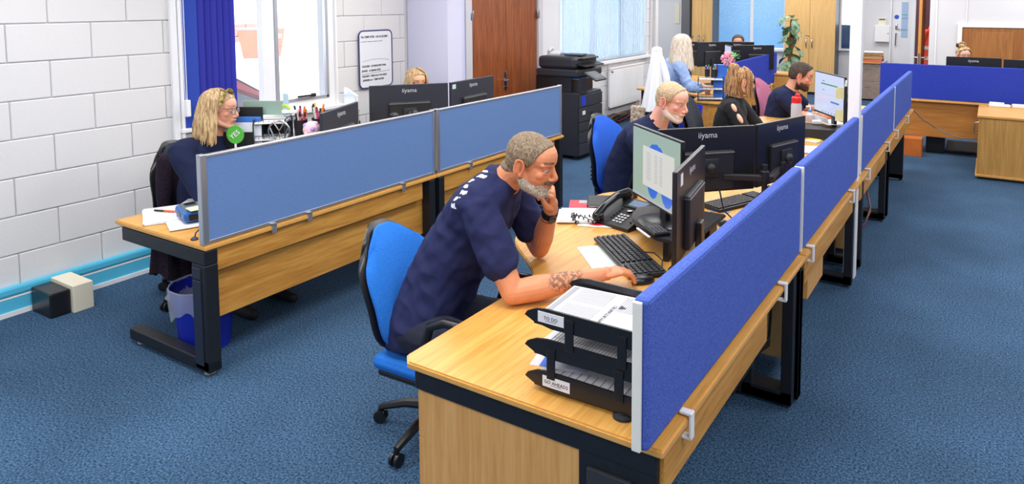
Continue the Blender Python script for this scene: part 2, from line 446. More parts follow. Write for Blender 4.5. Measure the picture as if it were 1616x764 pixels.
mb = MB(); mb.bx(-.03, .03, 0, 2.95, 2.56, 2.6); mb.build('headrail', M_upvc, t)
ms = MB().box((0, 0, 1.82), (.002, .085, 1.48), math.radians(12)).mesh('slat', M_bl2)
ms2 = MB().box((0, 0, 1.82), (.002, .085, 1.48), math.radians(25)).mesh('slat', M_bl2b)
for k in range(38):
    o = bpy.data.objects.new('slat', ms2 if k in (12, 24) else ms); COL.objects.link(o); o.parent = t; o.location = (0, .04 + .0775 * k, 0)
# ---- radiator
M_rad = mat('radiator_enamel', (240, 240, 242), .35)
t = thing('radiator', 'white panel radiator below the pale blue blind', 'radiator', (WX + .03, 10.85, 0))
mb = MB(); mb.bx(0, .05, -.66, .62, .26, .92, .012); mb.build('panel', M_rad, t)
mb = MB()
for k in range(26): mb.bx(.05, .056, -.62 + .047 * k, -.60 + .047 * k, .3, .88)
mb.bx(.01, .06, -.67, .63, .905, .93, .005); mb.build('grille_ribs', M_rad, t)
mb = MB(); mb.tube([(.03, -.72, 1.0), (.03, -.72, .3), (.03, -.66, .28)], .01, 8); mb.tube([(.03, -.72, .3), (.03, -.72, .08), (.03, -.9, .06)], .01, 8); mb.build('pipe', M_grey, t)
mb = MB(); mb.ell((.06, -.62, .87), .022); mb.build('valve', M_steel, t)
# dark skirting zone + cables under the radiator
t = thing('dado_cabling', 'black cable tray with loose cables on the floor beneath the radiator', 'cables', (WX, 10.3, 0))
mb = MB(); mb.bx(.0, .12, -1.9, 1.6, .0, .13, .01); mb.build('tray', M_bplas, t)
for k in range(5):
    mb = MB(); mb.tube([(.16 + .02 * k, -1.5 + .3 * j, .06 + .05 * math.sin(j * 1.7 + k * 2) + .03 * k) for j in range(9)], .008, 6)
    mb.build('cable', mat('red_cable', (190, 40, 40), .5) if k == 1 else (mat('brown_cable', (150, 100, 50), .6) if k == 3 else M_bplas), t)
# ---- double door
M_fr = mat('grey_door_frame', (196, 196, 202), .45)
d1 = struct(MB().bx(WX - .1, WX + .02, 6.58, 6.7, 0, 2.35, .004).bx(WX - .1, WX + .02, 8.15, 8.26, 0, 2.35, .004).bx(WX - .1, WX + .02, 6.58, 8.26, 2.28, 2.35, .004).build('door_1', M_fr))
for a, b in ((6.705, 7.42), (7.43, 8.145)):
    mb = MB(); mb.bx(WX - .06, WX - .01, a, b, 0.01, 2.28, .002); mb.build('door_leaf', M_door, d1)
mb = MB(); mb.bx(WX - .01, WX - .004, 7.38, 7.43, .9, 1.12, .002); mb.tube([(WX - .01, 7.4, 1.0), (WX + .05, 7.4, 1.0), (WX + .055, 7.28, 1.0)], .012, 8)
mb.lathe([(.028, 0), (.028, .01)], (WX - .008, 7.4, 1.0), 16, (1, 0, 0)); mb.lathe([(.028, 0), (.028, .01)], (WX - .008, 7.4, .9), 16, (1, 0, 0)); mb.build('handle', M_steel, d1)
for yy, zz in ((6.7, 1.85), (8.15, 1.85), (6.7, .3), (8.15, .3)):
    mb = MB(); mb.bx(WX - .012, WX + .0215, yy - .03, yy + .03, zz - .06, zz + .06, .003); mb.tube([(WX + .022, yy, zz - .06), (WX + .022, yy, zz + .06)], .008, 8); mb.build('hinge', M_steel, d1)
# ---- white column in the right row
mb = MB(); mb.bx(-.87, -.79, 5.36, 5.45, 0, 2.96, .004); 
column = struct(mb.build('trim_column', mat('column_paint', (232, 232, 236), .5)))
# ---- outside
M_out = mat('sunlit_concrete', (235, 236, 240), .9)
mb = MB(); mb.bx(-50, -5.75, -10, 60, -.35, -.25); struct(mb.build('yard_ground', M_out))
mb = MB(); mb.bx(-37, -36, -30, 60, -.25, 9)
hb = tag(mb.build('workshop_building', mat('pale_cladding', (240, 242, 248), .8)), 'long white clad building across the yard outside the window', 'building')
mb = MB()
for k in range(60): mb.bx(-36, -35.96, -30 + 1.5 * k, -29.9 + 1.5 * k, 0, 9)
o = mb.build('cladding_rib', mat('pale_rib', (222, 226, 236), .8), hb); o['kind'] = 'stuff'
for y in (14.5, 17.0, 19.5):
    mb = MB(); mb.bx(-35.98, -35.9, y + 9, y + 10.3, 2.6, 3.8); mb.build('window', mat('dim_glass', (205, 214, 228), .2), hb)
t = thing('brick_wall', 'low red brick wall at the foot of the white building', 'wall', (-35.7, 24.2, -.25))
bm_ = MB().box((0, 0, 0), (.3, .9, .3)).mesh('brick', mat('red_brick', (205, 120, 108), .9))
for r in range(3):
    for k in range(8):
        o = bpy.data.objects.new('brick', bm_); COL.objects.link(o); o.parent = t; o.location = (0, k * .95 + (.45 if r % 2 else 0) - 6, .15 + .34 * r)
# wheeled bin
M_bin = mat('orange_red_bin', (236, 96, 62), .5); M_bind = mat('dark_bin_lid', (120, 128, 140), .5)
t = thing('wheeled_bin', 'large orange-red wheeled waste container in the yard outside', 'bin', (-23.0, 16.4, -.25), math.radians(20), sc=1.02)
mb = MB(); vs = []
for z, s in ((.2, .8), (1.15, 1.0), (1.2, 1.03)):
    for sx, sy in ((-1, -1), (1, -1), (1, 1), (-1, 1)): vs.append((sx * .45 * s, sy * .72 * s, z))
mb.add(vs, [(3, 2, 1, 0), (8, 9, 10, 11)] + [(4 * k + i, 4 * k + (i + 1) % 4, 4 * k + 4 + (i + 1) % 4, 4 * k + 4 + i) for k in (0, 1) for i in range(4)]); mb.build('body', M_bin, t)
mb = MB(); mb.bx(-.5, .5, -.78, .78, 1.2, 1.27, .03); mb.build('lid', M_bind, t)
for sx in (-1, 1):
    for sy in (-1, 1):
        mb = MB(); mb.lathe([(.1, -.03), (.1, .03)], (sx * .33, sy * .5, .1), 14, (1, 0, 0)); mb.build('wheel', mat('pale_wheel', (215, 215, 220), .6), t)
for yy, zz in ((-.35, .95), (.35, .95), (0, .6)):
    mb = MB(); mb.bx(.44, .455, yy - .16, yy + .16, zz - .07, zz + .07); mb.build('label_plate', M_paper, t)
for zz in (.9, .55):
    mb = MB(); mb.bx(.38, .45, -.66, .66, zz - .02, zz + .02); mb.build('rib', M_bin, t)
# red car
M_car = mat('red_car_paint', (214, 70, 84), .25, coat=.6); M_cgl = mat('car_window_glass', (110, 124, 140), .08)
t = thing('car', 'red hatchback car parked just outside the near window', 'car', (-8.0, 3.8, -.25), math.radians(90), sc=1.09)
prof = [(-2.0, .35), (-2.02, .75), (-1.9, .95), (-1.55, 1.05), (-1.1, 1.38), (-.5, 1.5), (.3, 1.48), (.9, 1.3), (1.35, 1.0), (1.9, .85), (2.05, .6), (2.0, .35)]
mb = MB(); vs = []
wd = [.84, .88, .88, .86, .66, .6, .6, .68, .84, .86, .84, .82]
for s in (-1, 1):
    for (x, z), w in zip(prof, wd): vs.append((x, s * w, z))
n = len(prof); fs = [tuple(range(n))[::-1], tuple(range(n, 2 * n))] + [(i, (i + 1) % n, n + (i + 1) % n, n + i) for i in range(n)]
mb.add(vs, fs); mb.build('body', M_car, t)
for s in (-1, 1):
    mb = MB(); y0 = s * .88
    q = [(-1.35, 1.06, .845), (-.95, 1.33, .70), (-.1, 1.4, .655), (-.1, 1.02, .855)]
    mb.add([(a, s * (c + .012), b) for a, b, c in q], [(0, 1, 2, 3)]); q = [(-.02, 1.02, .855), (-.02, 1.4, .655), (.45, 1.37, .67), (1.15, 1.03, .85)]
    mb.add([(a, s * (c + .012), b) for a, b, c in q], [(0, 1, 2, 3)]); mb.build('side_window', M_cgl, t)
    for x in (-1.3, 1.3):
        mb = MB(); mb.lathe([(.2, -.1), (.31, -.1), (.31, .1), (.2, .1)], (x, s * .78, .31), 24, (0, 1, 0)); mb.build('wheel', M_rubber, t)
mb = MB(); mb.add([(.95, -.6, 1.3), (1.33, -.76, 1.03), (1.33, .76, 1.03), (.95, .6, 1.3)], [(0, 1, 2, 3)]); mb.build('windscreen', M_cgl, t)
for v in t.children[-1].data.vertices: v.co.z += .02
# ================================================================ DESKS AND SCREENS
def arc(cx, cy, r, a0, a1, n=8):
    return [(cx + r * math.cos(math.radians(a0 + (a1 - a0) * i / n)), cy + r * math.sin(math.radians(a0 + (a1 - a0) * i / n))) for i in range(n + 1)]
def desktop_poly(y0, y1, flare, notch=None):
    # flare 'hi': deeper at y1; 'lo': deeper at y0
    xo, xi, xf = -.765, -1.8, -2.23
    L = []
    n = 10
    def s(t): return t * t * (3 - 2 * t)
    ya, yb = 2.62 - 1.8, 3.18 - 1.8
    inner = [(xi + .04, 0), (xi, .04)]
    inner += [(xi + (xf - xi) * s(i / n), ya + (yb - ya) * i / n) for i in range(n + 1)]
    W_ = y1 - y0
    inner = [(x, y * W_ / 1.83) for x, y in inner] + [(xf, W_)]
    if flare == 'lo': inner = [(x, W_ - y) for x, y in inner][::-1]
    pts = [(x, y0 + y) for x, y in inner]
    outer = [(xo, y1)]
    if notch: outer += [(xo - .0, y1)]
    outer.append((xo, y0))
    return (pts + outer)[::-1]
def prism_bev(mb, poly, z0, z1, bev=.006):
    bm = bmesh.new(); lo = [bm.verts.new((x, y, z0)) for x, y in poly]
    f = bm.faces.new(lo); bm.normal_update()
    if f.normal.z > 0: f.normal_flip()
    r = bmesh.ops.extrude_face_region(bm, geom=[f]); vs = [e for e in r['geom'] if isinstance(e, bmesh.types.BMVert)]
    for v in vs: v.co.z = z1
    bmesh.ops.recalc_face_normals(bm, faces=list(bm.faces))
    ed = [e for e in bm.edges if abs(e.verts[0].co.z - e.verts[1].co.z) < 1e-6]
    bmesh.ops.bevel(bm, geom=ed, offset=bev, segments=2, affect='EDGES')
    bm.verts.index_update(); bm.verts.ensure_lookup_table()
    mb.add([v.co.copy() for v in bm.verts], [[v.index for v in f.verts] for f in bm.faces]); bm.free()
def two_mat(o, m2):
    """edge banding: faces that look sideways take the band material"""
    o.data.materials.append(m2)
    for p in o.data.polygons:
        if p.normal.z < .85: p.material_index = 1
def leg_frame(t, y, xs=(-.80, -1.0), solid=False, foot=-1.65):
    mb = MB()
    if solid:
        mb.bx(-1.06, -.80, y - .03, y + .03, .02, .69, .004)
    else:
        for x in xs: mb.bx(x - .035, x + .02, y - .03, y + .03, .02, .69, .004)
        mb.bx(xs[1] - .03, xs[0] + .02, y - .03, y + .03, .02, .085, .004)
    mb.bx(foot, xs[0], y - .03, y + .03, .02, .07, .004)
    mb.bx(foot - .05, xs[0], y - .025, y + .025, .63, .70, .004)
    o = mb.build('leg', M_black, t)
    mb = MB()
    for x in (foot + .05, xs[0] - .02): mb.lathe([(.018, 0), (.018, .02)], (x, y, 0), 10)
    mb.build('foot_glide', M_rubber, o)
dk = [(1.80, 3.63, 'hi', 'light oak desk nearest the camera, with a drawer pedestal under its end'),
      (3.635, 5.42, 'lo', 'light oak desk of the man in a navy top behind the twin black monitors'),
      (5.425, 7.2, 'hi', 'light oak desk third along the long blue screens, with the red-topped bottle'),
      (7.205, 9.3, 'lo', 'light oak desk at the far end of the long blue screens')]
desks = []
for i, (y0, y1, fl_, lab) in enumerate(dk):
    t = thing('desk', lab, 'desk', (0, 0, 0), 0, 'desks behind the royal blue screens'); desks.append(t)
    mb = MB(); prism_bev(mb, desktop_poly(y0, y1, fl_), .705, .732)
    o = mb.build('desktop', M_wy, t); two_mat(o, M_edge)
    mb = MB(); mb.bx(-.805, -.785, y0 + .06, y1 - (.12 if i == 1 else (.65 if i == 0 else .05)), .555, .70, .002); mb.build('modesty_panel', M_panel, t)
    mb = MB(); mb.bx(-1.075, -1.06, y0 + .12, y1 - .1, .42, .62, .002); mb.build('inner_panel', M_panel, t)
    if i == 0: pass
    mb = MB(); mb.bx(-1.12, -1.08, y0 + .1, y1 - .1, .62, .70); mb.build('beam', M_black, t)
t = desks[0]
mb = MB(); mb.bx(-1.76, -.80, 1.835, 1.90, .615, .703, .006); mb.build('side_rail', M_black, t)
mb = MB(); mb.bx(-1.07, -.80, 1.84, 1.92, .02, .62, .006); mb.bx(-1.6, -.8, 1.85, 1.91, .02, .07, .004)
lg = mb.build('leg', M_black, t)
for z0, z1 in ((.41, .575), (.23, .40), (.05, .22)):
    mb = MB(); mb.bx(-1.035, -.88, 1.828, 1.842, z0, z1, .004); mb.build('cover_plate', mat('graphite_plate', (52, 54, 60), .4), lg)
mb = MB(); mb.bx(-.985, -.925, 1.8255, 1.829, .455, .54, .001); mb.build('emblem', mat('emblem_dark', (36, 37, 42), .3), lg)
text('H', 'emblem_letter', .045, M_bplas, lg, (-.962, 1.825, .505), (RX90, 0, 0)).location.y = 1.8249
leg_frame(desks[0], 3.47); leg_frame(desks[1], 3.545, (-.785, -.785)); leg_frame(desks[1], 5.2); leg_frame(desks[2], 6.95); leg_frame(desks[2], 7.08, (-.79, -.79)); leg_frame(desks[3], 8.68, solid=True); leg_frame(desks[2], 5.6, (-.8, -.99))
# pedestal drawers of the near desk
def pedestal(name, label, loc, w, d, h, n=3, m=M_wz, rz=0, group='drawer pedestals', base=.03, hand=True):
    t = thing(name, label, 'drawers', loc, rz, group)
    mb = MB(); mb.bx(0, d, 0, w, base, h, .003); mb.build('carcass', m, t)
    hh = (h - base) / n
    for k in range(n):
        mb = MB(); mb.bx(-.02, -.001, .003, w - .003, base + k * hh + .002, base + (k + 1) * hh - .002, .003); f = mb.build('drawer_front', m, t)
        if hand:
            mb = MB(); mb.tube([(-.02, w / 2 - .06, base + (k + .7) * hh), (-.045, w / 2 - .05, base + (k + .7) * hh), (-.045, w / 2 + .05, base + (k + .7) * hh), (-.02, w / 2 + .06, base + (k + .7) * hh)], .005, 6); mb.build('handle', M_steel, f)
    return t
pd = pedestal('drawer_pedestal', 'three-drawer beech pedestal under the near end of the nearest desk', (-1.745, 1.855, 0), .5, .67, .612, 3)
mb = MB(); mb.bx(0, .03, 0, .5, .0, .03); mb.bx(.1, .6, .05, .45, .0, .03); mb.build('plinth', M_black, pd)
def clampset(t, ys, x=-.765, z=.73, m=None):
    for y in ys:
        mb = MB(); w = .028
        mb.bx(x + .002, x + .012, y - w / 2, y + w / 2, z - .07, z + .014, .003)
        mb.bx(x - .03, x + .012, y - w / 2, y + w / 2, z + .006, z + .016, .003); mb.bx(x - .03, x + .012, y - w / 2, y + w / 2, z - .072, z - .062, .003)
        mb.build('clamp', m or M_upvc, t)
sr = [(1.745, 3.60, 'blue desk screen nearest the camera, on the right-hand row of desks', (2.01, 3.19)),
      (3.63, 5.47, 'second blue desk screen from the camera along the right-hand aisle', (3.76, 5.03)),
      (5.51, 7.53, 'blue desk screen just beyond the white column', (5.75, 6.93)),
      (7.545, 9.28, 'farthest blue desk screen in the right-hand row', (7.52 + .1, 8.65))]
M_strip = mat('white_edge_strip', (236, 236, 228), .45)
for y0, y1, lab, cl in sr:
    t = thing('desk_screen', lab, 'desk screen', (0, 0, 0), 0, 'royal blue fabric screens along the aisle')
    mb = MB(); mb.box((-.815, (y0 + y1) / 2, .97), (.05, y1 - y0 - .01, .45), None, .014); mb.build('fabric_panel', M_blue, t)
    mb = MB(); mb.bx(-.836, -.808 if y0 < 2 else -.7865, y0 - .008, y0 + .004, .748, 1.188, .003); mb.build('end_strip', M_strip, t)
    clampset(t, cl)
# ---- left row
for i, (y0, y1, lab) in enumerate(((2.13, 3.945, 'oak desk of the blonde woman, covered in papers at its near corner'), (3.95, 5.77, 'oak desk behind the farther grey-blue screen'))):
    t = thing('desk', lab, 'desk', (0, 0, 0), 0, 'desks of the left row'); 
    mb = MB(); prism_bev(mb, [(-4.42, y0), (-3.52, y0), (-3.52, y1), (-4.42, y1)], .705, .732)
    o = mb.build('desktop', M_wy, t); two_mat(o, M_edge)
    mb = MB(); mb.bx(-3.565, -3.545, y0 + .03, y1 - .13, .575, .695, .002); mb.build('upper_panel', M_panel, t)
    mb = MB(); mb.bx(-3.615, -3.597, y0 + .03, y1 - .06, .29, .60, .002); mb.build('modesty_panel', M_panel, t)
    for k, yy in enumerate((y0 + .05, y1 - .05)):
        mb = MB()
        if i == 0 and k == 0:
            mb.bx(-3.66, -3.535, yy - .045, yy + .03, .03, .62, .006); mb.bx(-4.33, -3.535, yy - .045, yy + .03, .025, .09, .006)
            mb.bx(-4.36, -3.535, yy - .045, yy + .03, .62, .70, .006)
            lg = mb.build('leg', M_black, t)
            mb = MB(); mb.bx(-3.65, -3.575, yy - .051, yy - .043, .06, .53, .003); mb.bx(-3.65, -3.575, yy - .051, yy - .043, .54, .6, .003); mb.build('cover_plate', mat('navy_black_plate', (36, 42, 58), .4), lg)
        else:
            mb.bx(-3.62, -3.52, yy - .03, yy + .03, .03, .70, .004); mb.bx(-3.80, -3.74, yy - .03, yy + .03, .03, .70, .004); mb.bx(-4.33, -3.55, yy - .03, yy + .03, .025, .08, .004)
            lg = mb.build('leg', M_black, t)
        mb = MB()
        for x in (-4.27, -3.6): mb.lathe([(.03, 0), (.03, .008), (.015, .012), (.015, .03)], (x, yy, 0), 12)
        mb.build('foot_glide', mat('pale_glide', (170, 170, 165), .5), lg)
for y0, y1, lab, cl in ((2.13, 3.945, 'grey-blue desk screen in an aluminium frame, nearer one of the left row', (2.55, 2.8, 3.6)), (3.965, 5.75, 'grey-blue desk screen in an aluminium frame, farther one of the left row', (4.35, 5.2))):
    t = thing('desk_screen', lab, 'desk screen', (0, 0, 0), 0, 'grey-blue screens along the left row')
    mb = MB(); mb.bx(-3.562, -3.538, y0 + .03, y1 - .015, .755, 1.20); mb.build('fabric_panel', M_bgrey, t)
    mb = MB(); mb.bx(-3.57, -3.53, y0, y0 + .035, .735, 1.222, .004); mb.bx(-3.57, -3.53, y1 - .02, y1, .735, 1.222, .004)
    mb.bx(-3.566, -3.534, y0, y1, 1.2, 1.218, .004); mb.bx(-3.566, -3.534, y0, y1, .738, .755, .002); mb.build('frame', M_alu, t)
    for y in cl:
        mb = MB(); mb.bx(-3.53, -3.515, y - .015, y + .015, .69, .745, .003); mb.bx(-3.545, -3.515, y - .015, y + .015, .733, .745); mb.build('clamp', M_alu, t)
# ================================================================ CHAIRS
ARM_DX = .26
def office_chair(label, loc, rz, mseat, group=None, sc=1.0, arms=True, lean=12, bh=.62, bw=.5, seat_z=.46, name='office_chair', back_z=None):
    """faces local +x"""
    t = thing(name, label, 'chair', loc, rz, group, sc)
    mb = MB(); mb.box((.02, 0, seat_z - .035), (.46, .48, .07), None, .03); mb.build('seat', mseat, t)
    mb = MB(); mb.box((.02, 0, seat_z - .085), (.42, .44, .03), None, .01); mb.build('seat_shell', M_bplas, t)
    # curved backrest, superellipse outline
    def back(off, th, grow, name, m):
        nu, nv = 14, 16; vs = []; fs = []
        for side in (0, 1):
            for i in range(nv + 1):
                v = -1 + 2 * i / nv
                for j in range(nu + 1):
                    u = -1 + 2 * j / nu
                    # map square to rounded outline
                    uu = u * math.sqrt(max(0, 1 - abs(v) ** 3.2 * .75)); vv = v * math.sqrt(max(0, 1 - abs(u) ** 3.2 * .45))
                    y = uu * (bw / 2 + grow); z = vv * (bh / 2 + grow)
                    x = -.045 * u * u * -1 - z * math.tan(math.radians(lean)) + .03 * math.cos(v * 2.2)
                    bulge = th * (1 - max(abs(u), abs(v)) ** 6 * .75)
                    vs.append((x + off + (bulge if side == 0 else 0), y, z))
        W1 = nu + 1; N = (nv + 1) * W1
        for s_ in (0, 1):
            for i in range(nv):
                for j in range(nu):
                    a = s_ * N + i * W1 + j
                    f = (a, a + 1, a + W1 + 1, a + W1); fs.append(f if s_ == 0 else f[::-1])
        bd = [j for j in range(nu + 1)] + [i * W1 + nu for i in range(1, nv + 1)] + [nv * W1 + j for j in range(nu - 1, -1, -1)] + [i * W1 for i in range(nv - 1, 0, -1)]
        for k in range(len(bd)):
            a, b = bd[k], bd[(k + 1) % len(bd)]; fs.append((b, a, a + N, b + N))
        mb = MB(); bz = back_z if back_z else seat_z + bh / 2 + .02
        mb.add([(x - .24, y, z + bz) for x, y, z in vs], fs, True)
        return mb.build(name, m, t)
    back(0, .055, 0, 'backrest', mseat)
    sh = back(-.035, .036, .012, 'back_shell', M_bplas)
    mb = MB()
    for k in range(4): mb.bx(-.30, -.275, -.1, .1, seat_z + .1 + .03 * k, seat_z + .115 + .03 * k)
    mb.build('rib', M_bplas, sh)
    mb = MB(); mb.tube([(-.02, 0, seat_z - .09), (-.3, 0, seat_z - .08), (-.32, 0, seat_z + .2)], .025, 8); mb.build('back_bracket', M_bplas, t)
    mb = MB(); mb.lathe([(.03, .1), (.03, .3), (.02, .3), (.02, seat_z - .09)], (0, 0, 0), 14); mb.build('gas_column', M_bplas, t)
    for k in range(5):
        a = 2 * PI * k / 5 - .31; c, s = math.cos(a), math.sin(a)
        mb = MB(); mb.tube([(.02 * c, .02 * s, .12), (.18 * c, .18 * s, .11), (.31 * c, .31 * s, .075)], [.03, .022, .016], 8); b = mb.build('base_arm', M_bplas, t)
        mb = MB()
        for d in (-.014, .014): mb.lathe([(.012, -.009), (.03, -.007), (.03, .007), (.012, .009)], (.31 * c - s * d, .31 * s + c * d, .03), 14, (-s, c, 0))
        mb.tube([(.31 * c, .31 * s, .08), (.31 * c, .31 * s, .03)], .012, 8); mb.build('castor', M_bplas, b)
    if arms:
        for s in (-1, 1):
            mb = MB(); mb.tube([(x_ + ARM_DX, y_, z_) for x_, y_, z_ in [(-.1, s * .2, seat_z - .09), (-.1, s * .27, seat_z - .08), (-.12, s * .285, seat_z + .12), (-.08, s * .285, seat_z + .24), (.0, s * .285, seat_z + .275), (.18, s * .285, seat_z + .275), (.26, s * .285, seat_z + .23), (.25, s * .285, seat_z + .1), (.12, s * .27, seat_z - .06), (.05, s * .2, seat_z - .09)]], .02, 10)
            mb.build('armrest', M_bplas, t)
    return t
ch1 = office_chair('bright blue fabric office chair with black shell under the man in the navy T-shirt', (-2.17, 2.44, 0), math.radians(2), M_seat, 'blue office chairs', 1.0, bh=.60, bw=.50, lean=19, seat_z=.42, back_z=.64)
ch2 = office_chair('blue fabric office chair of the grey-bearded man in the second place', (-2.42, 5.02, 0), math.radians(-5), M_seat2, 'blue office chairs', 1.1, bh=.60, bw=.46, lean=8, seat_z=.42, back_z=.69)
ch3 = office_chair('charcoal office chair with a dark jacket hung over its back, left desk row', (-4.62, 2.82, 0), math.radians(8), M_dkfab, None, 1.08, bh=.60, bw=.42, lean=6, seat_z=.42, back_z=.655, arms=False)
ch4 = office_chair('dark mesh-backed office chair behind the woman in the black top', (-2.12, 6.12, 0), math.radians(8), M_dkfab, None, 1.1, bh=.6, bw=.44, lean=8, seat_z=.44, back_z=.78, arms=False)
ch5 = office_chair('dusty pink high-backed office chair standing empty in the middle', (-2.26, 8.98, 0), math.radians(-5), M_pink, None, 1.1, bh=.60, bw=.44, lean=8, seat_z=.42, back_z=.64, arms=False)
ch6 = office_chair('office chair hidden under a long white coat beside the radiator', (-3.12, 7.66, 0), math.radians(24), M_dkfab, None, 1.1, bh=.50, bw=.24, lean=2, seat_z=.46, back_z=.93, arms=False)
# ================================================================ MONITORS
def monitor(label, pc, ang, w, h, zb, group, stand='foot', brand=True, lit=None, base_z=.732, tilt=0, bezel=M_bplas, sticker=False, th=.022, rise=None, arm_to=None):
    """pc = (x,y) of panel centre, screen faces local +x after rotation ang; zb = bottom edge height"""
    t = thing('monitor', label, 'monitor', (pc[0], pc[1], base_z), ang, group)
    z0 = zb - base_z; zc = z0 + h / 2
    R = Matrix.Rotation(math.radians(tilt), 3, 'X')
    mb = MB(); mb.box((0, 0, zc), (th, w, h), R, .004); mb.build('housing', bezel, t)
    mb = MB(); mb.box((-.022, 0, zc - .06), (.03, w * .52, h * .6), R, .008); bk = mb.build('back_cover', M_bsat, t)
    mb = MB(); mb.box((-.026, 0, z0 + h * .5 + h * .245 - .06 + .01), (.03, w * .52, .006), R); mb.build('ridge', mat('satin_ridge', (120, 120, 118), .4), bk)
    mb = MB(); mb.box((th / 2 + .0005, 0, zc + .004), (.002, w - .022, h - .03), R); sc = mb.build('screen', lit or mat('dark_screen', (20, 22, 28), .15), t)
    if brand:
        text('iiyama', 'maker_lettering', .05, mat('silver_print', (205, 207, 212), .4), t, (-th / 2 - .0006, 0, z0 + h * .88), (RX90, tilt * PI / 180, -PI / 2), sx=1.0)
    if stand == 'foot':
        mb = MB(); mb.box((-.05, 0, z0 * .5 + .06), (.03, .07, max(.1, z0 + .12)), None, .006); mb.build('stand_neck', M_bplas, t)
        mb = MB(); mb.lathe([(.0, .012), (.12, .010), (.13, .004), (.13, 0), (0, 0)][::-1], (-.03, 0, 0), 28, sy=1.1); mb.build('stand_base', M_bplas, t)
    elif stand == 'arm':
        mb = MB(); mb.box((-.045, 0, zc - .04), (.02, .11, .11), None, .006); mb.ell((-.06, 0, zc - .04), (.028, .03, .03)); mb.build('mount_plate', M_bsat, t)
    return t
def screen_mat(name, c, e):
    return mat(name, c, .2, emis=e)
S_white = screen_mat('screen_pale_blue', (206, 216, 244), .95)
S_grn = screen_mat('screen_sage', (158, 180, 166), .95)
def inset(t, th, w, h, z0, rects, off=.0022):
    for (u0, u1, v0, v1, m, nm) in rects:
        mb = MB(); mb.bx(th / 2 + off, th / 2 + off + .0008, -w / 2 + w * u0, -w / 2 + w * u1, z0 + h * v0, z0 + h * v1)
        mb.build(nm, m, t)
# ================================================================ PEOPLE
def V(*a): return Vector(a)
def frame(fwd, up=(0, 0, 1)):
    f = Vector(fwd).normalized(); r = f.cross(Vector(up)).normalized(); u = r.cross(f)
    return Matrix((r, f, u)).transposed()   # columns: right, forward, up
def headframe(az, pitch, roll=0):
    a = math.radians(az); p = math.radians(pitch)
    f = Vector((math.cos(a) * math.cos(p), math.sin(a) * math.cos(p), math.sin(p)))
    R = frame(f)
    return R @ Matrix.Rotation(math.radians(roll), 3, 'Y')
def limb(mb, pts, rs, seg=14, fl=1.0):
    """smooth tapered limb through pts (catmull) with rounded ends"""
    P = [Vector(p) for p in pts]; out = []; ro = []
    n = len(P)
    for i in range(n - 1):
        p0 = P[max(i - 1, 0)]; p1 = P[i]; p2 = P[i + 1]; p3 = P[min(i + 2, n - 1)]
        for k in range(6):
            t = k / 6
            q = .5 * ((2 * p1) + (p2 - p0) * t + (2 * p0 - 5 * p1 + 4 * p2 - p3) * t * t + (3 * p1 - p0 - 3 * p2 + p3) * t ** 3)
            q = p1.lerp(p2, t) * .55 + q * .45
            out.append(q); ro.append(rs[i] * (1 - t) + rs[i + 1] * t)
    out.append(P[-1]); ro.append(rs[-1])
    mb.tube(out, ro, seg, True, fl); mb.ell(out[0], ro[0] * .98, seg=seg, rings=10); mb.ell(out[-1], ro[-1] * .98, seg=seg, rings=10)
def loft(mb, rings, seg=28):
    """rings: (center, right_vec, fwd_vec, a, b) elliptical rings"""
    vs = []
    R2 = []
    for i in range(len(rings) - 1):
        for k in range(4):
            t = k / 4
            R2.append(tuple((x.lerp(y, t) if isinstance(x, Vector) else x * (1 - t) + y * t) for x, y in zip(rings[i], rings[i + 1])))
    R2.append(rings[-1])
    for c, r, f, a, b in R2:
        for j in range(seg):
            q = 2 * PI * j / seg; ca, sa = math.cos(q), math.sin(q)
            ca = math.copysign(abs(ca) ** .85, ca); sa = math.copysign(abs(sa) ** .85, sa)
            vs.append(c + r * a * ca + f * b * sa)
    n = len(R2); fs = [tuple(range(seg))[::-1], tuple((n - 1) * seg + j for j in range(seg))]
    for i in range(n - 1):
        for j in range(seg):
            k = (j + 1) % seg; fs.append((i * seg + j, i * seg + k, (i + 1) * seg + k, (i + 1) * seg + j))
    mb.add(vs, fs, True)
def remesh(mb, vox, smooth=2, fac=.5, name='m'):
    me = bpy.data.meshes.new('tmp'); me.from_pydata([tuple(v) for v in mb.v], [], mb.f)
    bm = bmesh.new(); bm.from_mesh(me); bmesh.ops.recalc_face_normals(bm, faces=bm.faces); bm.to_mesh(me); bm.free()
    o = bpy.data.objects.new('tmp', me); COL.objects.link(o)
    r = o.modifiers.new('r', 'REMESH'); r.mode = 'VOXEL'; r.voxel_size = vox; r.use_smooth_shade = True
    if smooth:
        s = o.modifiers.new('s', 'SMOOTH'); s.factor = fac; s.iterations = smooth
    dg = bpy.context.evaluated_depsgraph_get(); out = bpy.data.meshes.new_from_object(o.evaluated_get(dg))
    bpy.data.objects.remove(o); out.name = name
    out.polygons.foreach_set('use_smooth', [True] * len(out.polygons))
    return out
def coords(me):
    a = np.empty(len(me.vertices) * 3); me.vertices.foreach_get('co', a); return a.reshape(-1, 3)
def setcoords(me, a): me.vertices.foreach_set('co', a.ravel()); me.update()
def normals(me):
    a = np.empty(len(me.vertices) * 3); me.vertices.foreach_get('normal', a); return a.reshape(-1, 3)
def pnoise(P, sc, seed=0):
    """cheap smooth pseudo noise on an array"""
    q = P * sc + seed * 7.31
    a = np.sin(q[:, 0] * 1.7 + 1.3 * np.sin(q[:, 1] * 1.1 + 2)) * np.sin(q[:, 1] * 1.9 + 1.2 * np.sin(q[:, 2] * 1.3 + 1)) 
    b = np.sin(q[:, 2] * 2.1 + 1.4 * np.sin(q[:, 0] * .9)) * np.cos(q[:, 0] * 1.3 + q[:, 1] * .7)
    return (a + b) * .5
def sstep(x, a, b):
    t = np.clip((x - a) / (b - a), 0, 1); return t * t * (3 - 2 * t)
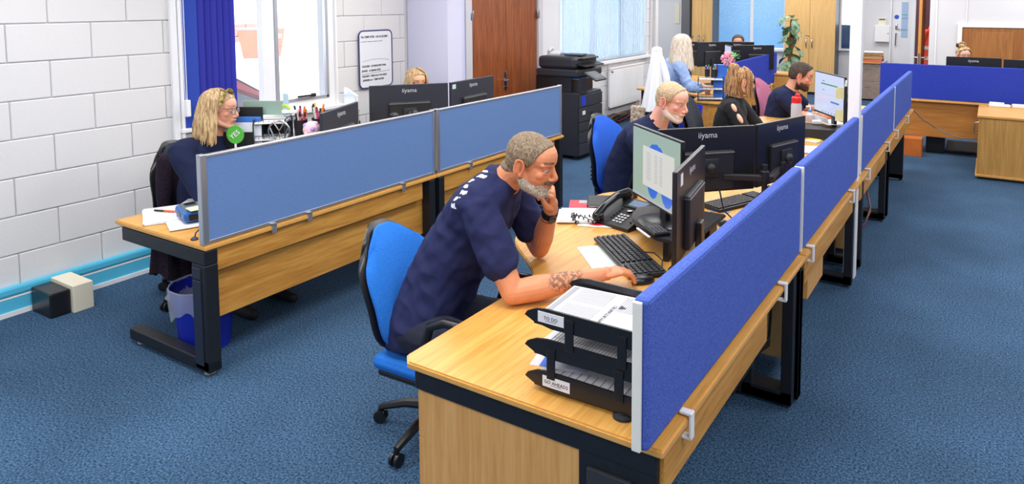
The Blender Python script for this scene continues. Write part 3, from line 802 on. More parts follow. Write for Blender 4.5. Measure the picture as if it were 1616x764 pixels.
def setcol(me, C):
    ca = me.color_attributes.new('Col', 'FLOAT_COLOR', 'POINT')
    ca.data.foreach_set('color', np.concatenate([C, np.ones((len(C), 1))], 1).ravel())
def lin(c): return np.array(srgb(c)[:3])
def head_geo(mb, c, R, s, ear=True, fat=1.0, lids=True):
    def E(p, r, rot=None): mb.ell(c + R @ (Vector(p) * s), tuple(q * s for q in (r if isinstance(r, tuple) else (r, r, r))), R @ (rot or Matrix.Identity(3)), 20, 12)
    def L(ps, rs, seg=10): limb(mb, [c + R @ (Vector(p) * s) for p in ps], [r * s for r in rs], seg)
    E((0, -.010, .032), (.076, .088, .074))
    E((0, -.040, .005), (.064, .056, .066))
    E((0, .034, .034), (.064, .066, .062))
    E((0, .035, -.03), (.060 * fat, .060, .080))
    E((0, .048, -.078), (.044 * fat, .046, .034))
    E((0, .082, -.1), (.020, .014, .015))
    for sx in (-1, 1):
        L([(sx * .056 * fat, -.004, -.04), (sx * .050 * fat, .018, -.075), (sx * .018, .075, -.102)], [.020, .020, .016])
        E((sx * .042 * fat, .060, -.024), (.018, .018, .018))
        L([(sx * .012, .088, .018), (sx * .033, .084, .024), (sx * .052, .066, .018)], [.0095, .0095, .008], 8)
        E((sx * .0115, .100, -.040), (.0080, .011, .0075))
        E((sx * .031, .0735, .0055), (.0150, .0130, .0105)); L([(sx * .019, .079, -.012), (sx * .031, .0835, -.0145), (sx * .044, .075, -.012)], [.0035, .004, .0035], 6)
        if ear:
            er = Matrix.Rotation(sx * math.radians(22), 3, 'Z')
            E((sx * .079, -.010, -.010), (.005, .019, .030), er)
            pts = []
            for k in range(13):
                a = math.radians(-60 + 290 * k / 12)
                rr = .020 if k < 9 else .016
                pts.append(Vector((sx * (.083 + .006 * math.sin(a * .5)), -.012 - rr * math.cos(a) * 1.0 * -1 if False else -.012 - rr * -math.cos(a), -.008 + .032 * math.sin(a))))
            L(pts, [.0042] * 13, 6)
            E((sx * .078, -.002, -.038), (.006, .009, .009))
            E((sx * .080, .004, -.012), (.004, .006, .009))
    L([(0, .086, .016), (0, .098, -.008), (0, .113, -.030), (0, .109, -.040)], [.0082, .0085, .0098, .0085], 10)
    E((0, .079, -.062), (.030, .022, .024))
    L([(-.022, .086, -.065), (-.009, .1015, -.0605), (0, .1015, -.0625), (.009, .1015, -.0605), (.022, .086, -.065)], [.003, .0055, .005, .0055, .003], 8)
    L([(-.019, .086, -.070), (0, .0985, -.0735), (.019, .086, -.070)], [.003, .0068, .003], 8)
def finger_chain(mb, base, d, n, up, lens, rs, curl, s):
    """d direction, curl toward -up (palm side); returns nothing"""
    p = Vector(base); pts = [p.copy()]; dd = Vector(d).normalized(); ax = dd.cross(Vector(up)).normalized()
    for L, c in zip(lens, curl):
        dd = Matrix.Rotation(math.radians(-c), 3, ax) @ dd
        p = p + dd * L * s; pts.append(p.copy())
    limb(mb, pts, [r * s for r in rs], 10)
    return pts
def hand(mb, wrist, d, up, side, s=1.0, curls=(20, 25, 20), spread=.05, thumb=(35, 20, 15), fan=(0, 0, 0, 0)):
    """d: wrist->knuckles; up: back of hand; side=+1 thumb on +right (d x up) side, -1 opposite"""
    w = Vector(wrist); d = Vector(d).normalized(); up = (Vector(up) - d * Vector(up).dot(d)).normalized(); r = d.cross(up) * side
    B = Matrix((r, d, up)).transposed()
    mb.ell(w + d * .045 * s, (.040 * s, .052 * s, .0165 * s), B, 18, 12)
    mb.ell(w + d * .07 * s + r * .0 * s, (.042 * s, .026 * s, .0145 * s), B, 18, 12)
    mb.ell(w + d * .035 * s + r * .024 * s - up * .006 * s, (.018 * s, .034 * s, .016 * s), B, 14, 10)
    limb(mb, [w - d * .02 * s, w + d * .025 * s], [.027 * s, .027 * s], 12, .75)
    L = [(.030, .046, .026, .020), (.011, .050, .030, .021), (-.010, .047, .028, .020), (-.030, .037, .022, .018)]
    for i, (x, a, b, c) in enumerate(L):
        k = w + d * (.088 - abs(i - 1) * .004) * s + r * x * s
        dd = d + r * (x * spread * 20)
        cc = [q + fan[i] for q in curls]
        finger_chain(mb, k, dd, None, up, (a, b, c), (.0098, .0090, .0082, .0068), cc, s)
        mb.ell(k, .0102 * s, seg=10, rings=8)
    # thumb leaves the side of the palm near the wrist
    b = w + d * .028 * s + r * .034 * s - up * .006 * s
    ta, tb, tc = thumb
    d1 = (d * math.cos(math.radians(ta)) + r * math.sin(math.radians(ta)) - up * .25).normalized()
    d2 = (d * math.cos(math.radians(ta - tb)) + r * math.sin(math.radians(ta - tb)) - up * .35).normalized()
    d3 = (d * math.cos(math.radians(ta - tb - tc)) + r * math.sin(math.radians(ta - tb - tc)) - up * .4).normalized()
    p1 = b + d1 * .036 * s; p2 = p1 + d2 * .032 * s; p3 = p2 + d3 * .024 * s
    limb(mb, [w + d * .012 * s + r * .02 * s, b, p1, p2, p3], [.014 * s, .0145 * s, .0125 * s, .0112 * s, .0085 * s], 10)
def loc(P, c, R, s):
    """array of points -> head coordinates"""
    return (P - np.array(c)) @ np.array(R) / s
HAIRY = ([-.12, -.07, -.035, -.012, -.005, .012, .022, .033, .045, .062, .075, .12], [-.058, -.058, -.045, -.022, .01, -.012, .0, .015, .05, .075, .088, .1])
def skincolors(me, c, R, s, base, brow=(110, 90, 75), lip=(190, 110, 100), blush=.35, stubble=None, tattoo=None):
    P = coords(me); Q = loc(P, c, R, s); b = lin(base); C = np.tile(b, (len(P), 1))
    C *= (1 + .05 * pnoise(P, 45, 1))[:, None]
    face = (np.linalg.norm(Q, axis=1) < .2)
    def mixin(col, w):
        w = np.clip(w, 0, 1) * face; nonlocal C; C = C * (1 - w[:, None]) + lin(col) * w[:, None]
    def g(x, y, z, r): return np.exp(-(((np.abs(Q[:, 0]) - x) / r[0]) ** 2 + ((Q[:, 1] - y) / r[1]) ** 2 + ((Q[:, 2] - z) / r[2]) ** 2))
    red = (min(255, base[0] + 6), int(base[1] * .72), int(base[2] * .7))
    mixin(red, blush * g(.045, .065, -.03, (.025, .03, .025))); mixin(red, blush * g(0, .112, -.035, (.014, .02, .014))); mixin(red, blush * 1.2 * g(.083, -.01, -.01, (.012, .025, .035)))
    mixin(lip, 1.3 * g(0, .098, -.0675, (.018, .02, .0065)))
    mixin((90, 50, 45), .8 * g(0, .098, -.0672, (.02, .02, .0016)))
    # brows
    arc = np.abs(Q[:, 2] - (.026 + .004 * np.cos((np.abs(Q[:, 0]) - .035) * 60)))
    mixin(brow, sstep(-arc, -.0065, -.003) * (np.abs(Q[:, 0]) > .011) * (np.abs(Q[:, 0]) < .053) * (Q[:, 1] > .05) * .85)
    # eye line and darker socket
    e = np.abs(Q[:, 2] - (-.0052 - 12 * (np.abs(Q[:, 0]) - .031) ** 2 * -1))
    mixin((60, 44, 40), sstep(-e, -.0028, -.0012) * (np.abs(Q[:, 0]) > .017) * (np.abs(Q[:, 0]) < .045) * (Q[:, 1] > .06) * .85)
    mixin((int(base[0] * .8), int(base[1] * .66), int(base[2] * .62)), .45 * g(.031, .08, .006, (.018, .02, .012)))
    mixin((int(base[0] * .6), int(base[1] * .42), int(base[2] * .38)), .7 * g(.084, -.004, -.010, (.02, .006, .012)))
    mixin((70, 35, 30), .8 * g(.0085, .106, -.0475, (.004, .006, .003)))
    if stubble is not None:
        col, k = stubble; m = sstep(-Q[:, 2], .04, .06) * sstep(Q[:, 1], -.0, .02) * sstep(Q[:, 2], -.135, -.12); m = m * (1 - np.clip(1.6 * g(0, .1, -.0675, (.02, .02, .009)), 0, 1)); mixin(col, m * k)
    if tattoo is not None:
        tc, tr, col = tattoo
        d = np.linalg.norm((P - np.array(tc)) / np.array(tr), axis=1)
        w = sstep(-d, -1.1, -.75) * (pnoise(P, 110, 3) + .55 * pnoise(P, 260, 5) > -.12) * .75
        C = C * (1 - w[:, None]) + lin(col) * w[:, None]
    setcol(me, np.clip(C, 0, 1))
def shell(me, name, mask, thick, m, parent, nz=.25, nsc=220, push=None):
    P = coords(me); N = normals(me)
    keep = mask > 0.02
    bm = bmesh.new(); bm.from_mesh(me); bm.verts.ensure_lookup_table()
    bmesh.ops.delete(bm, geom=[v for v in bm.verts if not keep[v.index]], context='VERTS')
    idx = np.nonzero(keep)[0]
    # mesh order is kept by delete
    bm.verts.index_update(); bm.verts.ensure_lookup_table()
    w = np.clip(mask[idx], 0, 1); D = thick * (w ** .6) * (1 + nz * pnoise(P[idx], nsc, 2)) - .0012
    if push is not None: D = D + push[idx]
    Q = P[idx] + N[idx] * D[:, None]
    for v, q in zip(bm.verts, Q): v.co = q
    out = bpy.data.meshes.new(name); bm.to_mesh(out); bm.free()
    for a in list(out.color_attributes): out.color_attributes.remove(a)
    out.materials.clear(); out.materials.append(m)
    o = bpy.data.objects.new(name, out); COL.objects.link(o); o.parent = parent
    return o
def hairmask(me, c, R, s, prof=HAIRY, soft=.012, ears=True):
    Q = loc(coords(me), c, R, s)
    zl = np.interp(Q[:, 1], prof[0], prof[1])
    zl = zl + np.clip(.03 - np.abs(Q[:, 0]), 0, 1) * -.2 * (Q[:, 1] > .06)
    m = sstep(Q[:, 2] - zl, 0, soft) * (Q[:, 2] > -.11) * (Q[:, 1] > -.125) * (np.linalg.norm(Q, axis=1) < .17)
    if ears: m = m * (1 - ((np.abs(Q[:, 0]) > .0745) & (Q[:, 1] > -.036) & (Q[:, 1] < .016) & (Q[:, 2] < .026)))
    return m
def eyes(t, c, R, s, iris=(70, 90, 110), dy=0.0):
    for sx in (-1, 1):
        mb = MB(); mb.ell(c + R @ (Vector((sx * .031, .0745, -.0015)) * s), .0122 * s, None, 14, 10); e = mb.build('eye', mat('eye_white', (196, 186, 180), .2), t)
        mb = MB(); mb.ell(c + R @ (Vector((sx * .0312, .0848, -.0060)) * s), (.0052 * s, .0028 * s, .0045 * s), R, 12, 8); mb.build('iris', mat('iris_%d' % iris[0], iris, .15), e)
def garment(mb, name, m, parent, vox=.008, folds=.004, fsc=16, smooth=4, dirs=None, extra=None, keep=None):
    me = remesh(mb, vox, smooth, .5, name)
    P = coords(me); N = normals(me)
    S = P.copy()
    if dirs is not None: S = S @ np.array(dirs)
    D = folds * (np.abs(pnoise(S, fsc, 1)) * -1.3 + .5 + .5 * pnoise(S, fsc * 2.3, 4))
    if extra is not None: D = D + extra(P)
    setcoords(me, P + N * D[:, None])
    me.materials.clear(); me.materials.append(m)
    o = bpy.data.objects.new(name, me); COL.objects.link(o); o.parent = parent
    return o
def torso_rings(pel, che, nek, rsh, fsh, fpel, w, grow=0.0, s=1.0, belly=0.0):
    """pel, che, nek points; rsh right vector at the shoulders, fpel forward at pelvis"""
    axis = (che - pel).normalized(); ax2 = (nek - che).normalized()
    rp = fpel.cross(Vector((0, 0, 1))).normalized(); fp = fpel
    r1 = rsh.normalized(); f1 = (Vector(ax2).cross(r1)).normalized()
    if f1.dot(fpel) < 0: f1 = -f1
    rm = (rp + r1).normalized(); fm = axis.cross(rm).normalized()
    if fm.dot(fpel) < 0: fm = -fm
    W_, g = w * s, grow
    mid = pel.lerp(che, .45) - fm * .02 * s
    return [(pel - axis * .10 * s, rp, fp, .13 * s + g, .10 * s + g), (pel, rp, fp, .165 * s + g, .125 * s + g), (mid, rm, fm, (.145 + belly * .5) * s + g, (.108 + belly) * s + g),
            (che - ax2 * .02 * s, r1, f1, .170 * s + g, .118 * s + g), (che.lerp(nek, .42), r1, f1, W_ * .88 + g, .105 * s + g),
            (che.lerp(nek, .74), r1, f1, W_ * .72 + g * .6, .078 * s + g * .6), (nek, r1, f1, .07 * s + g * .4, .062 * s + g * .4)]
def person(label, pelvis, chest, neck, head, hd, s, sh, el, wr, hands, knees=None, skin=(214, 160, 128), shirt=None, sleeve='short', vox=.004, w=.19,
           loc_cat='person', fat=1.0, ear=True, fpel=(1, 0, 0), pants=None, shoes=True, lip=(190, 112, 104), brow=(100, 80, 66), stubble=None, tattoo=None, iris=(80, 100, 120), belly=0.0, gvox=.008, arm=1.0, folds=.004, blush=.35):
    t = thing('person', label, 'person')
    pel, che, nek = V(*pelvis), V(*chest), V(*neck); c = V(*head); R = headframe(*hd)
    shR, shL = V(*sh[0]), V(*sh[1]); rsh = (shR - shL); fpel = V(*fpel).normalized(); rp = fpel.cross(V(0, 0, 1))
    b = MB(); loft(b, torso_rings(pel, che, nek, rsh, None, fpel, w, -.012, s, belly))
    skull = c + R @ (V(0, -.022, -.04) * s)
    limb(b, [nek - V(0, 0, .03 * s), nek.lerp(skull, .5), skull], [.062 * s, .056 * s, .056 * s], 20)
    head_geo(b, c, R, s, ear, fat)
    A = arm * s
    for S, E_, W_, H in ((shR, V(*el[0]), V(*wr[0]), hands[0]), (shL, V(*el[1]), V(*wr[1]), hands[1])):
        d = (W_ - E_)
        limb(b, [che.lerp(nek, .5).lerp(S, .6), S, S.lerp(E_, .35), E_], [.05 * A, .054 * A, .050 * A, .041 * A], 18)
        limb(b, [E_, E_.lerp(W_, .28), E_.lerp(W_, .7), W_], [.041 * A, .045 * A, .034 * A, .0265 * A], 18)
        if H: hand(b, W_, s=s * .98, **H)
    hips = [pel + rp * .09 * s * k - V(0, 0, .03) * s for k in (1, -1)]
    if knees:
        for hp, kn in zip(hips, knees):
            kn = V(*kn); an = V(kn.x - .04, kn.y, .09)
            limb(b, [hp, kn], [.075 * s, .055 * s], 16); limb(b, [kn, kn.lerp(an, .35), an], [.052 * s, .052 * s, .035 * s], 16)
            mbx = MB()
    me = remesh(b, vox, 1, .5, 'body')
    skincolors(me, c, R, s, skin, brow, lip, blush, stubble, tattoo)
    me.materials.clear(); me.materials.append(vcol('skin', .5))
    bo = bpy.data.objects.new('body', me); COL.objects.link(bo); bo.parent = t
    # top
    g = MB(); loft(g, torso_rings(pel, che, nek, rsh, None, fpel, w, .016, s, belly))
    for S, E_, W_ in ((shR, V(*el[0]), V(*wr[0])), (shL, V(*el[1]), V(*wr[1]))):
        if sleeve == 'short':
            m_ = S.lerp(E_, .64); limb(g, [che.lerp(nek, .55).lerp(S, .5), S, m_], [.064 * A, .068 * A, .069 * A], 20)
        else:
            limb(g, [che.lerp(nek, .55).lerp(S, .5), S, S.lerp(E_, .5), E_], [.064 * A, .068 * A, .062 * A, .054 * A], 20)
            limb(g, [E_, E_.lerp(W_, .9)], [.054 * A, .04 * A], 18)
    go = garment(g, 'top', shirt, t, gvox, folds)
    if pants and knees:
        g = MB(); loft(g, torso_rings(pel, pel.lerp(che, .5), pel.lerp(che, .6), rp, None, fpel, w * .7, .008, s)[:3])
        for hp, kn in zip(hips, knees):
            kn = V(*kn); an = V(kn.x - .04, kn.y, .10)
            limb(g, [hp, kn], [.092 * s, .072 * s], 16); limb(g, [kn, an], [.068 * s, .055 * s], 16)
        garment(g, 'trousers', pants, t, .01, .004)
        if shoes:
            for kn in knees:
                mb = MB(); limb(mb, [(kn[0] - .07, kn[1], .05), (kn[0] + .05, kn[1], .045), (kn[0] + .15, kn[1], .035)], [.045, .045, .034], 12)
                for i_, v in enumerate(mb.v): mb.v[i_] = (v[0], v[1], max(v[2], .003))
                mb.build('shoe', M_rubber, t)
    eyes(t, c, R, s, iris)
    return t, bo, go, c, R
def locks(name, m, parent, c, R, s, n, length, spread=.02, rad=.0095, start=(0, -.0, .122), th=(25, 335), base=(.086, .104, .088), seed=1, wave=.004, droop=None, part=0.0, ctr=(0, -.010, .03)):
    rnd = random.Random(seed); mb = MB(); down = R.transposed() @ V(0, 0, -1)
    for i in range(n):
        a = math.radians(th[0] + (th[1] - th[0]) * (i + rnd.random() * .8) / n)   # 0 = forward, 180 = back
        lay = rnd.uniform(0, .010)
        pts = []; rs = []
        bx_, by_, bz_ = base[0] + lay, base[1] + lay, base[2] + lay
        L = length * rnd.uniform(.86, 1.05)
        for k in range(5):
            ph = math.radians(6 + 84 * k / 4 + rnd.uniform(-2, 2))
            pts.append(V(ctr[0] + part * (1 - k / 4) + bx_ * math.sin(ph) * math.sin(a), ctr[1] + by_ * math.sin(ph) * math.cos(a), ctr[2] + bz_ * math.cos(ph)))
        e = pts[-1].copy(); out = V(math.sin(a), math.cos(a), 0)
        for k in range(1, 6):
            f = k / 5
            pts.append(e + down * L * f + out * (spread * f - .012 * f * f) + V(rnd.uniform(-1, 1), rnd.uniform(-1, 1), 0) * wave)
        rs = [rad * .7] + [rad] * 7 + [rad * .75, rad * .2]
        mb.tube([c + R @ (p * s) for p in pts], [r * s for r in rs], 6, True, .55)
    o = mb.build(name, m, parent); return o
# ================================================================ NEAR DESK : MAN, MONITORS, PHONE, TRAYS
M_case = M_bplas
PB = [(0, 1, 0, 1)]
G_tw = 'black monitors on the right-hand desks'
G_lf = 'black monitors of the left row'
m1a = monitor('monitor on the riser showing a document window on a sage desktop', (-1.491, 3.391), math.radians(-129), .56, .40, .94, G_tw, brand=False, lit=S_grn, base_z=.852)
S_tile = screen_mat('screen_document', (215, 215, 210), .95); S_blueb = screen_mat('screen_bloom', (40, 110, 225), .9); S_line = screen_mat('screen_lines', (176, 180, 186), .9); S_bar = screen_mat('screen_taskbar', (176, 184, 196), .9)
_t = m1a; z0 = .94 - .852
def bloom(t, th, w, h, z0, cu, cv, sc):
    mb = MB()
    for k in range(7):
        a = math.radians(-80 + k * 28); cx = math.sin(a) * .055 * sc; cz = math.cos(a) * .05 * sc
        y = -w / 2 + w * cu + cx; z = z0 + h * cv + cz
        n = 14; p = [(th / 2 + .0021 + .00008 * k, y + math.cos(q) * .045 * sc, z + math.sin(q) * .06 * sc) for q in (2 * PI * j / n for j in range(n))]
        mb.add(p, [tuple(range(n))])
    mb.build('bloom_picture', S_blueb, t)
bloom(_t, .022, .56, .40, z0, .52, .50, 1.25); bloom(_t, .022, .56, .40, z0, .60, .28, 1.5)
inset(_t, .022, .56, .40, z0, [(.25, .88, .22, .76, S_tile, 'document_window'), (.02, .98, .035, .065, S_bar, 'task_bar')], .0028)
inset(_t, .022, .56, .40, z0, [(.33, .42, .68 - .03 * k, .69 - .03 * k, S_line, 'text_line') for k in range(13)] + [(.5, .56, .68 - .03 * k, .69 - .03 * k, S_line, 'text_line') for k in range(13)] + [(.60, .66, .68 - .03 * k, .69 - .03 * k, S_line, 'text_line') for k in range(13)], .0038)
m1b = monitor('black monitor back beside the near blue screen, white sticker on its corner', (-1.20, 3.115), math.radians(-171), .625, .42, .87, G_tw)
mb = MB(); mb.bx(-.0125, -.0115, .2, .245, .87 - .732 + .34, .87 - .732 + .395); mb.build('sticker', M_paper, m1b)
m2a = monitor('left twin black monitor, its back to the camera on a clamp arm', (-1.4275, 3.975), math.radians(135), .62, .39, .89, G_tw, 'arm')
m2b = monitor('right twin black monitor, angled along the blue screen on a clamp arm', (-1.1185, 4.469), math.radians(161.7), .54, .39, .89, G_tw, 'arm')
m3a = monitor('monitor with a pale web page and green bar in front of the bearded young man', (-1.319, 7.10), math.radians(-145.2), .66, .413, .915, G_tw, brand=False, lit=S_white)
S_g = screen_mat('screen_green', (40, 160, 84), .7); S_b2 = screen_mat('screen_button', (100, 150, 220), .6)
inset(m3a, .022, .66, .413, .915 - .732, [(.24, .80, .72, .75, S_g, 'green_bar'), (.28, .36, .79, .81, S_b2, 'text_line'), (.3, .36, .58, .60, S_b2, 'text_line'), (.24, .8, .50, .505, S_line, 'text_line'), (.58, .85, .33, .37, S_b2, 'button'), (.3, .34, .06, .1, S_line, 'icon'), (.4, .44, .06, .1, S_line, 'icon'), (.5, .54, .06, .1, S_line, 'icon'), (.6, .64, .06, .1, S_line, 'icon'), (.7, .74, .06, .1, S_line, 'icon')])
m3b = monitor('thin black monitor seen edge-on beside the white column with yellow notes on its edge', (-1.045, 6.33), math.radians(-171), .5, .40, .93, G_tw, brand=False)
for z in (.16, .36):
    mb = MB(); mb.bx(.011, .085, -.249, -.247, .93 - .732 + z - .13, .93 - .732 + z - .03); mb.build('sticky_note', mat('pale_yellow_note', (240, 240, 190), .8), m3b)
# dual arm stand behind twin monitors
t = thing('clamp_stand', 'black clamp arm carrying the twin monitors on the right-hand row', 'monitor arm', (-1.12, 4.12, .732))
mb = MB(); mb.tube([(0, 0, 0), (0, 0, .33)], .018, 12); mb.build('post', M_black, t)
mb = MB(); mb.bx(-.06, .06, -.06, .06, 0, .02, .004); mb.build('base_plate', M_black, t)
mb = MB(); mb.box((-.12, -.05, .25), (.27, .035, .035), math.radians(22), .006); mb.build('arm_link', M_bsat, t)
mb = MB(); mb.box((0.02, .15, .25), (.035, .3, .035), math.radians(5), .006); mb.build('arm_link', M_bsat, t)
for x, y in ((0, 0), (-.24, -.1), (.03, .3)):
    mb = MB(); mb.lathe([(.026, -.03), (.028, 0), (.026, .03), (.012, .04)], (x, y, .26), 14); mb.build('joint', M_black, t)
mb = MB(); mb.tube([(-.24, -.12, .2), (-.2, -.14, .06), (-.05, -.25, .005), (.1, -.3, .005)], .005, 6); mb.tube([(.02, .03, .2), (-.05, -.2, .12), (-.02, -.35, .01), (.12, -.5, .01)], .004, 6); mb.build('cable', M_bplas, t)
# riser
t = thing('monitor_riser', 'curved black shelf riser carrying the near monitor', 'monitor stand', (0, 0, 0))
poly = [(-1.70, 3.60), (-1.685, 3.50), (-1.64, 3.40), (-1.57, 3.31), (-1.49, 3.23), (-1.40, 3.175), (-1.31, 3.16), (-1.22, 3.3), (-1.22, 3.72), (-1.60, 3.72)]
mb = MB(); prism_bev(mb, poly, .832, .852, .005); mb.build('shelf', M_bsat, t)
for c, a in (((-1.36, 3.24, .783), .2), ((-1.63, 3.60, .783), 1.3), ((-1.27, 3.62, .783), 0)):
    mb = MB(); mb.box(c, (.03, .12, .1), a, .004); mb.build('leg', M_bplas, t)
t = thing('calculator', 'small black calculator on the riser before the near monitor', 'calculator', (-1.43, 3.25, .853), math.radians(48))
mb = MB(); mb.box((0, 0, .007), (.09, .15, .014), None, .004); mb.build('case', M_bplas, t)
mb = MB()
for i in range(4):
    for j in range(5): mb.box((-.03 + .02 * i, -.055 + .02 * j, .016), (.012, .012, .004))
o = mb.build('key_field', mat('grey_keys', (110, 112, 118), .5), t); o['kind'] = 'stuff'
tag(MB().box((-1.475, 3.19, .857), (.15, .012, .008), math.radians(-40), .002).build('pen', M_paper), 'white pen lying on the riser shelf edge', 'pen')
def keyboard(label, loc, rz, w=.50, d=.165):
    t = thing('keyboard', label, 'keyboard', loc, rz, 'black keyboards')
    mb = MB(); mb.box((0, 0, .012), (w, d, .018), None, .006); mb.build('case', M_bplas, t)
    mb = MB()
    for r in range(6):
        y = d / 2 - .022 - r * (d - .035) / 5.4
        n = 21
        for k in range(n):
            if k in (15, ) or (k == 19 and False): continue
            if r == 5 and 4 < k < 9: continue
            mb.box((-w / 2 + .02 + k * (w - .04) / (n - 1), y, .0245), (w / n * .8, .0175, .007))
    mb.box((-w / 2 + .02 + 6.5 * (w - .04) / (n - 1), d / 2 - .022 - 5 * (d - .035) / 5.4, .0245), (w / n * 4.6, .0175, .007))
    o = mb.build('key_field', mat('key_black', (38, 40, 46), .45), t); o['kind'] = 'stuff'
    return t
kb1 = keyboard('black keyboard by the hand of the man in the T-shirt, on the nearest desk', (-1.53, 3.13, .738), math.radians(-43), .56, .185)
kb1.rotation_euler = (0, math.radians(0), math.radians(-43))
keyboard('black keyboard beneath the twin monitors', (-1.36, 4.36, .733), math.radians(66), .50, .17)
mb = MB(); mb.tube([(-1.50, 3.2, .75), (-1.4, 3.16, .775), (-1.33, 3.1, .77), (-1.3, 3.02, .74)], .0035, 6); tag(mb.build('keyboard_cable', M_bplas), 'thin black cable looping over the near keyboard', 'cable')
# mouse
t = thing('computer_mouse', 'black computer mouse under the hand of the man in the T-shirt', 'mouse', (-1.335, 2.89, .733), math.radians(-35))
mb = MB(); mb.ell((0, 0, .008), (.034, .058, .026)); mb.v = [(x, y, max(z, 0)) for x, y, z in mb.v]; mb.build('shell', M_bplas, t)
mb = MB(); mb.lathe([(.009, -.003), (.009, .003)], (0, .03, .032), 12, (1, 0, 0)); mb.build('wheel', M_rubber, t)
t = thing('computer_mouse', 'black computer mouse near the foot of the twin monitors', 'mouse', (-1.28, 3.88, .733), math.radians(50))
mb = MB(); mb.ell((0, 0, .006), (.034, .056, .024)); mb.v = [(x, y, max(z, 0)) for x, y, z in mb.v]; mb.build('shell', M_bplas, t)
def sheet(mb, cx, cy, z, w, d, rz, th=.0012): mb.box((cx, cy, z), (w, d, th), rz)
def paper(label, cx, cy, z, w, d, deg, n=1, name='paper_sheet', m=None, group=None):
    mb = MB()
    for k in range(n): sheet(mb, cx + random.uniform(-.004, .004) * (n > 1), cy + random.uniform(-.004, .004) * (n > 1), z + .0016 * k, w, d, math.radians(deg + (random.uniform(-2, 2) if n > 1 else 0)))
    return tag(mb.build(name, m or M_paper), label, 'paper', group)
paper('pale sheet of paper sticking out under the near keyboard', -1.60, 3.08, .7335, .40, .26, -46, m=mat('pale_green_paper', (214, 226, 222), .8))
o = paper('blue and white card lying under the near monitor by the blue screen', -1.40, 4.15, .7335, .12, .07, 20, m=mat('blue_card', (110, 140, 200), .6))
# papers beyond the wrist
t = thing('envelope_stack', 'stack of white envelopes on the desk beside the raised wrist', 'envelopes', (-2.09, 3.58, .733), math.radians(28))
for k in range(4):
    mb = MB(); mb.box((random.uniform(-.008, .008), random.uniform(-.01, .01), .003 + .005 * k), (.22, .25, .004), random.uniform(-.05, .05), .001); mb.build('envelope', M_paper, t)
t = thing('leaflet', 'white leaflet with a red circle beside the telephone', 'leaflet', (-1.96, 3.60, .733), math.radians(20))
mb = MB(); mb.box((0, 0, .002), (.2, .28, .003)); mb.build('page', mat('grey_page', (222, 222, 216), .7), t)
mb = MB(); mb.lathe([(0, 0), (.06, 0), (.06, .0006), (0, .0006)], (.01, -.06, .0036), 24); mb.build('red_circle', mat('signal_red', (228, 44, 56), .6), t)
t = thing('notebook', 'red and grey booklet under the black diary', 'booklet', (-2.19, 3.80, .733), math.radians(28))
mb = MB(); mb.box((0, 0, .003), (.15, .21, .006), None, .001); mb.build('cover', mat('red_cover', (216, 44, 66), .5), t)
mb = MB(); mb.box((.03, .07, .0065), (.09, .06, .001)); mb.build('grey_patch', mat('grey_patch', (160, 165, 170), .6), t)
t = thing('diary', 'black hardback diary lying beyond the white envelopes', 'diary', (-2.115, 3.91, .739), math.radians(28))
mb = MB(); mb.box((0, 0, .012), (.16, .23, .004), None, .0015); mb.box((0, 0, .001), (.16, .23, .003)); mb.bx(-.08, -.076, -.115, .115, 0, .014); mb.build('cover', M_bsat, t)
mb = MB(); mb.box((.002, 0, .006), (.15, .22, .009)); mb.build('pages', M_paper, t)
# telephone
t = thing('telephone', 'black desk telephone with a lit colour display and coiled cord', 'telephone', (-1.80, 3.64, .733), math.radians(-14), sc=1.12)
mb = MB(); mb.add([(-.13, -.12, 0), (.12, -.12, 0), (.12, .12, 0), (-.13, .12, 0), (-.13, -.12, .018), (.12, -.12, .018), (.12, .12, .095), (-.13, .12, .095)], [(0, 3, 2, 1), (4, 5, 6, 7), (0, 1, 5, 4), (1, 2, 6, 5), (2, 3, 7, 6), (3, 0, 4, 7)]); mb.build('base', M_bplas, t)
sl = math.atan2(.077, .24)
def on_slope(x, y, dz=0): return (x, y, .018 + (y + .12) * .077 / .24 + dz)
RS = Matrix.Rotation(sl, 3, 'X')
mb = MB(); mb.box(on_slope(.03, .07, .004), (.12, .07, .006), RS, .002); sc_ = mb.build('display_frame', M_bplas, t)
mb = MB(); mb.box(on_slope(.03, .072, .0078), (.10, .055, .001), RS); mb.build('display', screen_mat('phone_display', (140, 165, 205), .7), sc_)
mb = MB(); mb.box(on_slope(.0, .046, .0085), (.035, .006, .001), RS); mb.build('green_key_label', screen_mat('green_tab', (50, 180, 90), .6), sc_)
mb = MB(); mb.box(on_slope(.035, .046, .0085), (.022, .006, .001), RS); mb.build('red_key_label', screen_mat('red_tab', (210, 60, 60), .6), sc_)
km = MB().box((0, 0, 0), (.015, .010, .005), RS, .002).mesh('key', mat('phone_key', (190, 194, 200), .4)); kd = MB().box((0, 0, 0), (.012, .009, .005), RS, .002).mesh('key', M_bsat)
for r in range(4):
    for k in range(3):
        o = bpy.data.objects.new('key', km); COL.objects.link(o); o.parent = t; o.location = on_slope(.0 + .022 * k, -.09 + .02 * r, .003)
for r in range(6):
    for x in (-.035, .095):
        o = bpy.data.objects.new('key', kd); COL.objects.link(o); o.parent = t; o.location = on_slope(x, -.07 + .022 * r, .003)
mb = MB(); mb.lathe([(.010, 0), (.018, .002), (.018, .005), (.012, .006)], on_slope(.022, .012, .001), 18); mb.build('navigation_ring', M_steel, t)
mb = MB(); limb(mb, [(-.088, -.125, .045), (-.090, -.06, .085), (-.090, .04, .118), (-.088, .125, .118)], [.024, .020, .021, .026], 14); mb.ell((-.088, -.115, .04), (.030, .034, .026)); mb.ell((-.088, .12, .105), (.030, .036, .03)); mb.build('handset', mat('glossy_black', (24, 25, 30), .15), t)
pts = []
